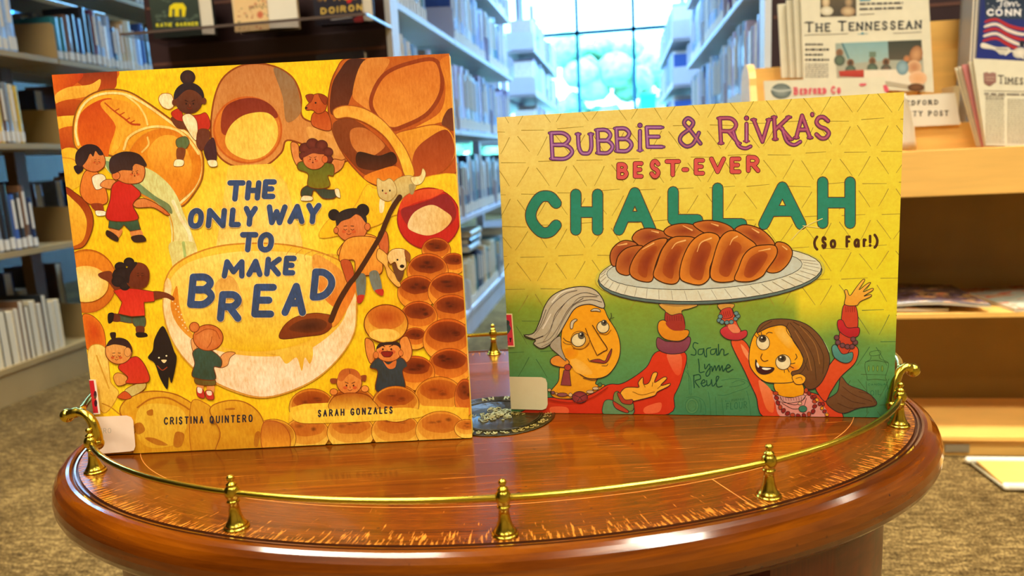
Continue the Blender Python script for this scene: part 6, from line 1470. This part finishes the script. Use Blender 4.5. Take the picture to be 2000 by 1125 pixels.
def dTenn(a):
    a.ctx(1430, 0, 2.8125)
    a.fill([(485, -60), (682, -60), (682, 86), (485, 92)], (110, 96, 72), (70, 66, 60), smooth=False)
    a.ell(515, 10, 22, 34, 0, (226, 206, 170), (170, 140, 100)); a.ell(520, 60, 36, 26, 0, (232, 226, 206), (200, 190, 160)); a.ell(640, 10, 24, 32, 0, (190, 160, 120), (100, 90, 80)); a.ell(636, 62, 40, 28, 0, (214, 190, 150), (150, 120, 90))
    a.fill([(700, -10), (760, -10), (760, 4), (700, 6)], (90, 150, 180), smooth=False)
    greek(a, 700, 22, 940, 50, 2, (70, 70, 74), 10, -.03); a.ink([(702, 80), (780, 76)], 3, TXT)
    a.text('THE TENNESSEAN', 402, 177, 1040, 158, 58, 8.5, (50, 58, 66), serif=7, small=.84, gap=.2)
    a.ink([(400, 192), (636, 185)], 2.5, TXT, smooth=False); a.ink([(885, 183), (1040, 176)], 2.5, TXT, smooth=False); a.ell(716, 184, 8, 6, 0, (70, 150, 170)); a.ink([(690, 188), (745, 184)], 3, (90, 150, 170))
    for k in range(4): greek(a, 402, 244+k*28, 500+(k % 2)*34, 245+k*28, 1, (50, 50, 54), 11)
    greek(a, 402, 352, 530, 422, 7, (120, 118, 112), 4)
    # photograph
    a.fill([(567, 238), (1040, 218), (1060, 500), (575, 430)], (150, 168, 160), (190, 176, 150), smooth=False)
    a.fill([(600, 236), (855, 226), (858, 330), (640, 350)], (130, 170, 176), (160, 186, 180), smooth=False); a.fill([(855, 226), (1040, 219), (1045, 330), (860, 330)], (60, 66, 58), (90, 84, 70), smooth=False)
    a.ink([(605, 240), (640, 320)], 8, (60, 110, 120)); a.fill([(752, 284), (790, 284), (790, 314), (752, 314)], (110, 130, 110), smooth=False)
    for x, y, c in ((650, 345, (60, 50, 46)), (770, 335, (90, 70, 50)), (845, 340, (54, 44, 40)), (590, 290, (120, 90, 70)), (960, 325, (200, 130, 80))):
        a.ell(x, y, 20, 22, 0, c, (150, 110, 80)); a.ell(x, y+42, 30, 30, 0, (100, 120, 100) if x != 845 else (120, 96, 80), (80, 90, 80))
    a.fill([(585, 390), (722, 383), (724, 425), (590, 420)], (196, 76, 60), (170, 50, 44), smooth=False); a.fill([(724, 385), (980, 380), (1050, 430), (1050, 480), (724, 425)], (232, 222, 200), smooth=False)
    a.ell(1010, 300, 36, 50, 15, (206, 156, 110), (150, 100, 64)); a.ell(1000, 370, 40, 40, 0, (190, 130, 90), (220, 180, 140)); a.ell(935, 372, 34, 40, 0, (150, 180, 190), (110, 140, 150)); a.ell(1020, 430, 50, 40, 0, (226, 170, 120), (230, 190, 150)); a.ell(1010, 480, 46, 22, 0, (120, 80, 50), (90, 60, 40))
Y3 = 1.765
paper('newspaper', 'front newspaper on the maple rack with a large serif masthead and colour photo', 'newspaper', Y3, [(1563, -30), (1812, -42), (1824, 180), (1570, 168)], dTenn, .006)
for k, (x0, x1, yt, n) in enumerate(((1549, 1562, -20, 'closest'), (1536, 1548, 0, 'second closest'), (1519, 1534, 8, 'outermost'))):
    paper('newspaper', '%s of the folded newspapers fanned left of the large masthead' % n, 'newspaper', Y3+.008+.009*k, [(x0, yt), (x1+30, yt-3), (x1+34, 150), (x0+8, 152)], None, .006)
def dBed(a):
    a.ctx(1430, 0, 2.8125)
    a.ell(270, 500, 56, 42, 0, (150, 160, 156), (90, 104, 104)); a.ink([(218, 490), (260, 500), (320, 494)], 10, (190, 196, 190)); a.ell(268, 475, 22, 12, 0, (120, 130, 126))
    a.text('BEDFORD CO', 338, 522, 596, 514, 44, 9, (226, 90, 110), serif=5, small=.8, gap=.2); a.fill([(700, 460), (735, 458), (732, 470), (704, 472)], (226, 90, 110)); a.fill([(830, 470), (850, 470), (860, 500), (840, 505)], (226, 90, 110))
paper('newspaper', 'pale newspaper with pink masthead lying behind the top edge of the challah book', 'newspaper', 1.672, [(1492, 158), (1728, 150), (1745, 282), (1500, 290)], dBed, .006)
# curled white sheet
m = MB(); c0 = at(1765, 186, 1.655); n = 14; vs = []; fs = []
pr = [(1768, 182), (1772, 195), (1780, 220), (1786, 250), (1788, 275), (1791, 293)]
for k, (x, y) in enumerate(pr):
    p = at(x, y, 1.655)
    for q in range(n+1):
        a_ = PI*q/n; vs.append((p.x-c0.x-.02*(1-math.cos(a_))*.9, .014*math.sin(a_), p.z-c0.z))
for k in range(len(pr)-1):
    for q in range(n): b_ = k*(n+1)+q; fs.append((b_, b_+1, b_+n+2, b_+n+1))
m.add(vs, fs, 0, True); o = m.build('paper_sheet', mat('white_paper', (240, 232, 214), .8)); o.location = c0; o.modifiers.new('s', 'SOLIDIFY').thickness = .0006
tag(o, 'curled blank white sheet hanging beside the top right corner of the challah book', 'paper')
def dPost(a):
    a.ctx(1430, 0, 2.8125)
    a.text('BEDFORD', 925, 580, 1132, 574, 27, 5, (50, 50, 50), serif=4, gap=.3); a.text('COUNTY POST', 870, 641, 1188, 636, 30, 5, (50, 50, 50), serif=4, gap=.3)
paper('shelf_sign', 'white sign with two lines of black serif capitals on the maple rack', 'sign', 1.693, [(1720, 190), (1866, 181), (1876, 243), (1720, 250)], dPost, .004, body=mat('sign_card', (226, 218, 200), .6))
m = MB(); p0 = at(1866, 181, 1.7); m.box(0, .012, 0, .06, 0, .075); o = m.build('card_holder', mat('clear_holder', (190, 170, 130), .3)); o.location = (p0.x+.002, 1.715, .7035); tag(o, 'small upright holder edge beside the white sign on the rack', 'holder')
def dTimes(a):
    a.ctx(1430, 0, 2.8125)
    a.fill([(1380, 400), (1400, 395), (1412, 402), (1430, 396), (1450, 402), (1450, 450), (1412, 474), (1384, 455)], (160, 120, 110), (140, 96, 90), smooth=False); a.ink([(1395, 425), (1440, 425)], 4, (200, 170, 150)); a.ink([(1395, 440), (1438, 442)], 4, (200, 170, 150))
    a.text('TIMES', 1462, 460, 1600, 466, 48, 6, (90, 84, 80), serif=6, small=.8, gap=.2);
    a.ink([(1385, 498), (1800, 506)], 3, (140, 130, 120), smooth=False); greek(a, 1385, 515, 1800, 516, 1, (110, 100, 94), 8, .02)
    for x in (1392, 1512, 1635): greek(a, x, 545, x+105, 780, 22, (178, 172, 150), 4.5, .02)
    greek(a, 1392, 528, 1500, 540, 2, (120, 110, 100), 5)
YT = 1.655
paper('newspaper', 'front newspaper at the far right with a brown shield beside its masthead', 'newspaper', YT, [(1901, 114), (2060, 122), (2075, 288), (1926, 284)], dTimes, .005)
for k, (x0, yt, n, c) in enumerate(((1893, 122, 'closest', M_PAPER), (1880, 128, 'pink-edged', mat('pink_newsprint', (206, 130, 130), .8)), (1873, 132, 'third', M_PAPER), (1866, 134, 'outermost', M_PAPER))):
    paper('newspaper', '%s folded newspaper fanned left of the shield masthead' % n, 'newspaper', YT+.006+.007*k, [(x0, yt-2), (x0+60, yt-4), (x0+80, 286), (1924-k*5, 286)], None, .0055, body=c)
def dMag(a):
    a.ctx(1430, 0, 2.8125)
    a.fill([(1380, -60), (1700, -60), (1700, 330), (1340, 330)], (40, 54, 110), (34, 50, 130), smooth=False)
    a.fill([(1385, -60), (1700, -60), (1700, 110), (1392, 100)], (36, 50, 70), (50, 66, 90), smooth=False)
    for k in range(14): a.ell(1405+(k*37) % 190, 20+(k*23) % 80, 3, 3, 0, (190, 200, 210))
    for k in range(5):
        y = 112+k*26; a.fill([(1392-k*2, y), (1450, y-14), (1520, y+20), (1600, y+40+k*3), (1660, y+30), (1660, y+45), (1590, y+56+k*3), (1510, y+36), (1450, y+2), (1390-k*2, y+14)], (176, 50, 56) if k % 2 == 0 else (226, 214, 206), seg=3)
    a.fill([(1376, 235), (1450, 258), (1520, 262), (1522, 290), (1475, 300), (1440, 275), (1370, 262)], (236, 230, 214), (200, 196, 184)); a.ink([(1450, 268), (1510, 272)], 5, (120, 116, 110)); a.ell(1580, 290, 40, 30, -10, (236, 230, 216), (190, 186, 176)); a.ell(1592, 240, 14, 18, 0, (40, 44, 60)); a.ink([(1500, 300), (1540, 280), (1600, 320)], 10, (226, 220, 206))
    a.ink([(1455, 5), (1500, -6)], 8, (236, 236, 240)); a.ink([(1482, -4), (1476, 36), (1462, 40)], 6, (236, 236, 240)); a.ink([(1500, 24), (1515, 12), (1500, 8), (1494, 30), (1510, 34), (1522, 14), (1524, 34), (1530, 18), (1540, 14), (1544, 34), (1552, 16), (1564, 12), (1568, 32), (1580, 26)], 5, (236, 236, 240))
    for ch, x in (('C', 1398), ('O', 1446), ('N', 1498), ('N', 1546)): a.letter(ch, x, 48, x+40, 88, 10, (236, 236, 240))
    a.ell(1466, 68, 14, 14, 0, (40, 60, 110), None, 'v', (236, 236, 240), 5)
YM = 1.735
paper('magazine', 'blue magazine with a striped flag and white lettering at the top right of the rack', 'magazine', YM, [(1915, -25), (2040, -25), (2040, 122), (1908, 116)], dMag, .006, mt=M_SIGNM, body=mat('magazine_body', (50, 60, 110), .4))
mgc, nt, b, ns, lk = nodes('clear_acrylic'); b.inputs['Transmission Weight'].default_value = .7; b.inputs['Roughness'].default_value = .1; b.inputs['IOR'].default_value = 1.3; b.inputs['Base Color'].default_value = (.9, .9, .9, 1)
p0 = at(1893, 118, YM); t = thing('magazine_holder', 'clear holder edge to the left of the blue flag magazine', 'holder', (p0.x, YM, .669))
m = MB(); m.box(0, .013, .0, .05, 0, .36); m.build('side_wall', mgc, t); m = MB(); m.box(.0005, .0025, -.002, -.0005, .05, .36); m.box(.007, .0085, -.002, -.0005, 0, .36); m.build('bright_edge', M_LABEL, t)
m = MB(); m.box(.0, .2, .052, .056, 0, .36); m.build('rear_wall', mgc, t)

# magazines on the middle shelf of the rack
def mag(x0, x1, y0, y1, z, rz, th, face, label, curl=.01):
    t = thing('magazine', label, 'magazine', ((x0+x1)/2, (y0+y1)/2, z), (0, 0, rz))
    w, d = (x1-x0)/2, (y1-y0)/2; n = 14; m = MB(); vs = []; fs = []
    for k in range(n+1):
        x = -w+2*w*k/n; zz = curl*(.5-.5*math.cos(2*PI*k/n))*.8
        for (yy, zq) in ((-d, zz), (d, zz*.6), (d, zz*.6+th), (-d, zz+th)): vs.append((x, yy, zq))
    for k in range(n):
        for j in range(4): fs.append((4*k+j, 4*k+(j+1) % 4, 4*k+4+(j+1) % 4, 4*k+4+j))
    fs += [(0, 1, 2, 3), (4*n, 4*n+3, 4*n+2, 4*n+1)]
    m.add(vs, fs, 0, False); m.build('pages', mat('magazine_pages', (226, 214, 190), .6), t)
    m = MB(); vs = []; fs = []
    for k in range(n+1):
        x = -w+2*w*k/n; zz = curl*(.5-.5*math.cos(2*PI*k/n))*.8
        vs += [(x, -d-.001, zz+th+.0004), (x, d, zz*.6+th+.0004), (x, -d-.001, zz+th+.0009), (x, d, zz*.6+th+.0009)]
    for k in range(n):
        b_ = 4*k
        fs += [(b_, b_+4, b_+5, b_+1), (b_+2, b_+3, b_+7, b_+6), (b_, b_+2, b_+6, b_+4), (b_+1, b_+5, b_+7, b_+3)]
    m.add(vs, fs, 0, True); m.build('cover', face, t)
def mottled(name, cols, sc):
    m, nt, b, ns, lk = nodes(name); tc = N(nt, 'ShaderNodeTexCoord'); mp = N(nt, 'ShaderNodeMapping'); mp.inputs['Scale'].default_value = (1, 2.5, 1); lk.new(tc.outputs['Object'], mp.inputs[0])
    no = N(nt, 'ShaderNodeTexNoise', Scale=sc, Detail=3); lk.new(mp.outputs[0], no.inputs['Vector']); r = N(nt, 'ShaderNodeValToRGB'); r.color_ramp.interpolation = 'CONSTANT'
    e = r.color_ramp.elements; e[0].color = (*lin(cols[0]), 1); e[1].position = .45; e[1].color = (*lin(cols[1]), 1)
    for k, c in enumerate(cols[2:]): q = e.new(.53+.06*k); q.color = (*lin(c), 1)
    lk.new(no.outputs['Fac'], r.inputs[0]); lk.new(r.outputs[0], b.inputs['Base Color']); b.inputs['Roughness'].default_value = .25; return m
MG1 = mottled('dark_magazine_cover', [(60, 40, 34), (90, 70, 84), (70, 44, 30), (190, 150, 90), (200, 110, 70)], 26)
MG2 = mottled('pale_magazine_cover', [(170, 176, 160), (190, 190, 170), (214, 120, 90), (206, 170, 130)], 12)
mag(.44, .66, 1.62, 1.85, .3160, .05, .006, MG1, 'lowest dark magazine on the middle shelf of the rack', .004)
mag(.52, .745, 1.613, 1.84, .3275, -.06, .005, MG1, 'dark-covered magazine with curled pages on top of the pile on the rack shelf', .008)
mag(.775, 1.0, 1.618, 1.84, .3160, .08, .006, MG2, 'pale magazine with coral patch, rightmost on the rack shelf', .006)

# board with white rails lying on the carpet at the right
t = thing('step_board', 'tan board with white tubular edges lying on the carpet by the rack', 'board', (.95, 1.51, 0), (0, 0, 0))
m = MB(); m.box(-.24, .24, -.055, .055, .006, .012); m.build('board', mat('tan_board', (232, 186, 104), .5, 0, .1, 14), t)
for y in (-.062, .062):
    m = MB(); m.tube([(-.252 if y > 0 else -.238, y, .010), (.25, y, .010)], .0075, 12); m.ball((-.252 if y > 0 else -.238, y, .010), .0075); m.build('rail', mat('white_tube', (246, 240, 220), .4), t)
m = MB(); m.tube([(-.25, .06, .006), (-.24, -.06, .006)], .003, 8); m.build('cross_rail', mat('grey_tube', (170, 160, 130), .4), t)

# ------------------------------------------------------------------ light
W = bpy.data.worlds.new('world'); SC.world = W; W.use_nodes = True
bgn = W.node_tree.nodes['Background']; bgn.inputs['Color'].default_value = (.26, .60, 1.0, 1); bgn.inputs['Strength'].default_value = 56.0
def area(name, loc, rot, sx, sy, power, col, portal=False):
    l = bpy.data.lights.new(name, 'AREA'); l.shape = 'RECTANGLE'; l.size = sx; l.size_y = sy; l.energy = power; l.color = col
    o = bpy.data.objects.new(name, l); COL.objects.link(o); o.location = loc; o.rotation_euler = rot
    if portal: l.cycles.is_portal = True
    else: l.spread = 2.0
    return o
area('window_portal', (.4, 9.09, 1.7), (-PI/2, 0, 0), 8.2, 2.7, 1, (1, 1, 1), True)
area('window_portal', (X0-.08, 5.7, 2.2), (PI/2, 0, PI/2), 6.6, 1.4, 1, (1, 1, 1), True)
for x in (-1.15, 1.1, 3.2):
    for y in (-1.7, -.35, 1.0):
        area('ceiling_lamp', (x, y, ZC-.04), (0, 0, 0), 1.15, .28, 42, (1.0, .92, .73))
for y, pw in ((3.7, 75), (5.0, 95), (7.2, 110)):      # added bluish fill lamps over the aisle, without any roof opening
    area('aisle_fill', (-.12, y, ZC-.02), (0, 0, 0), .9, .9, pw, (.36, .64, 1.0))
SC.view_settings.view_transform = 'Standard'; SC.view_settings.look = 'None'; SC.view_settings.exposure = 0; SC.view_settings.gamma = 1
try: SC.view_settings.use_curve_mapping = False
except Exception: pass
SC.cycles.max_bounces = 8; SC.cycles.transmission_bounces = 8; SC.cycles.caustics_reflective = False; SC.cycles.caustics_refractive = False
SC.cycles.sample_clamp_indirect = 6
# drop the books nothing of which can be seen, label the others in order
bpy.context.view_layer.update()
dg = bpy.context.evaluated_depsgraph_get(); org = Vector((0, 0, EYE)); CLEAR = ('smoked_acrylic', 'clear_acrylic', 'window_glass')
def visible(o, pts):
    c = 0
    for p in pts:
        q = proj(p)
        if not (0 <= q[0] <= 2000 and 0 <= q[1] <= 1125): continue
        d = Vector(p)-org; L = d.length; d.normalize(); st = org.copy(); rem = L+.004
        for _ in range(4):
            hit, loc, nrm, idx, ob, mx = SC.ray_cast(dg, st, d, distance=rem)
            if not hit: c += 1; break
            ob_ = ob.original; ms = ob_.data.materials
            if ms and ms[0] and ms[0].name in CLEAR: rem -= (loc-st).length+.001; st = loc+d*.001; continue
            if ob_ is o or ob_.parent is o or (loc-st).length > rem-.006: c += 1
            break
    return c
kept = 0; dead = []; allrec = []
for where, group, recs, each in ROWS:
    k = 0
    for o, kids, c, pts in recs:
        n = visible(o, pts)
        if n < 1: dead += kids; continue
        cn = c.replace('_', ' ')
        if each: lab = '%s book, %s from the near end, %s' % (cn, ORD[k], where)
        else: lab = 'small blurred upright book, ' + where
        tag(o, lab, 'book', group); k += 1
        ps = [proj(p) for p in pts[:15]]; ar_ = (max(p[0] for p in ps)-min(p[0] for p in ps)+2)*(max(p[1] for p in ps)-min(p[1] for p in ps))*n/33
        allrec.append((ar_, o, kids))
    print(k, where)
allrec.sort(key=lambda r: -r[0])
print('books', len(allrec))
rest = allrec[285:]
if rest:   # the smallest of them stay as one object
    vs, fs, cs = [], [], []
    for _, o, kids in rest:
        M = Matrix.LocRotScale(o.location, o.rotation_euler, o.scale); b_ = len(vs)
        for q in kids:
            b_ = len(vs); me = q.data; base = [tuple(o.color)[:3], lin((226, 214, 184)), lin((236, 226, 206))]
            nm = q.name.split('.')[0]; per = [0]*len(me.vertices)
            for p in me.polygons:
                ci = p.material_index if q is o else (1 if nm == 'page_block' else 2)
                for v_ in p.vertices: per[v_] = ci
                fs.append([b_+v_ for v_ in p.vertices])
            for v_ in me.vertices: vs.append(tuple(M @ v_.co)); cs.append(base[per[v_.index]])
        dead += kids
    me = bpy.data.meshes.new('library_books'); me.from_pydata(vs, [], fs)
    ca = me.color_attributes.new('Col', 'FLOAT_COLOR', 'POINT'); ca.data.foreach_set('color', [x for c in cs for x in (*c, 1.0)])
    me.materials.append(M_PRINT); o = bpy.data.objects.new('library_books', me); COL.objects.link(o)
    tag(o, 'the remaining small glimpses of blurred books on the shelves', 'books', None, 'stuff')
for o in dead: bpy.data.objects.remove(o)
print('books', kept)
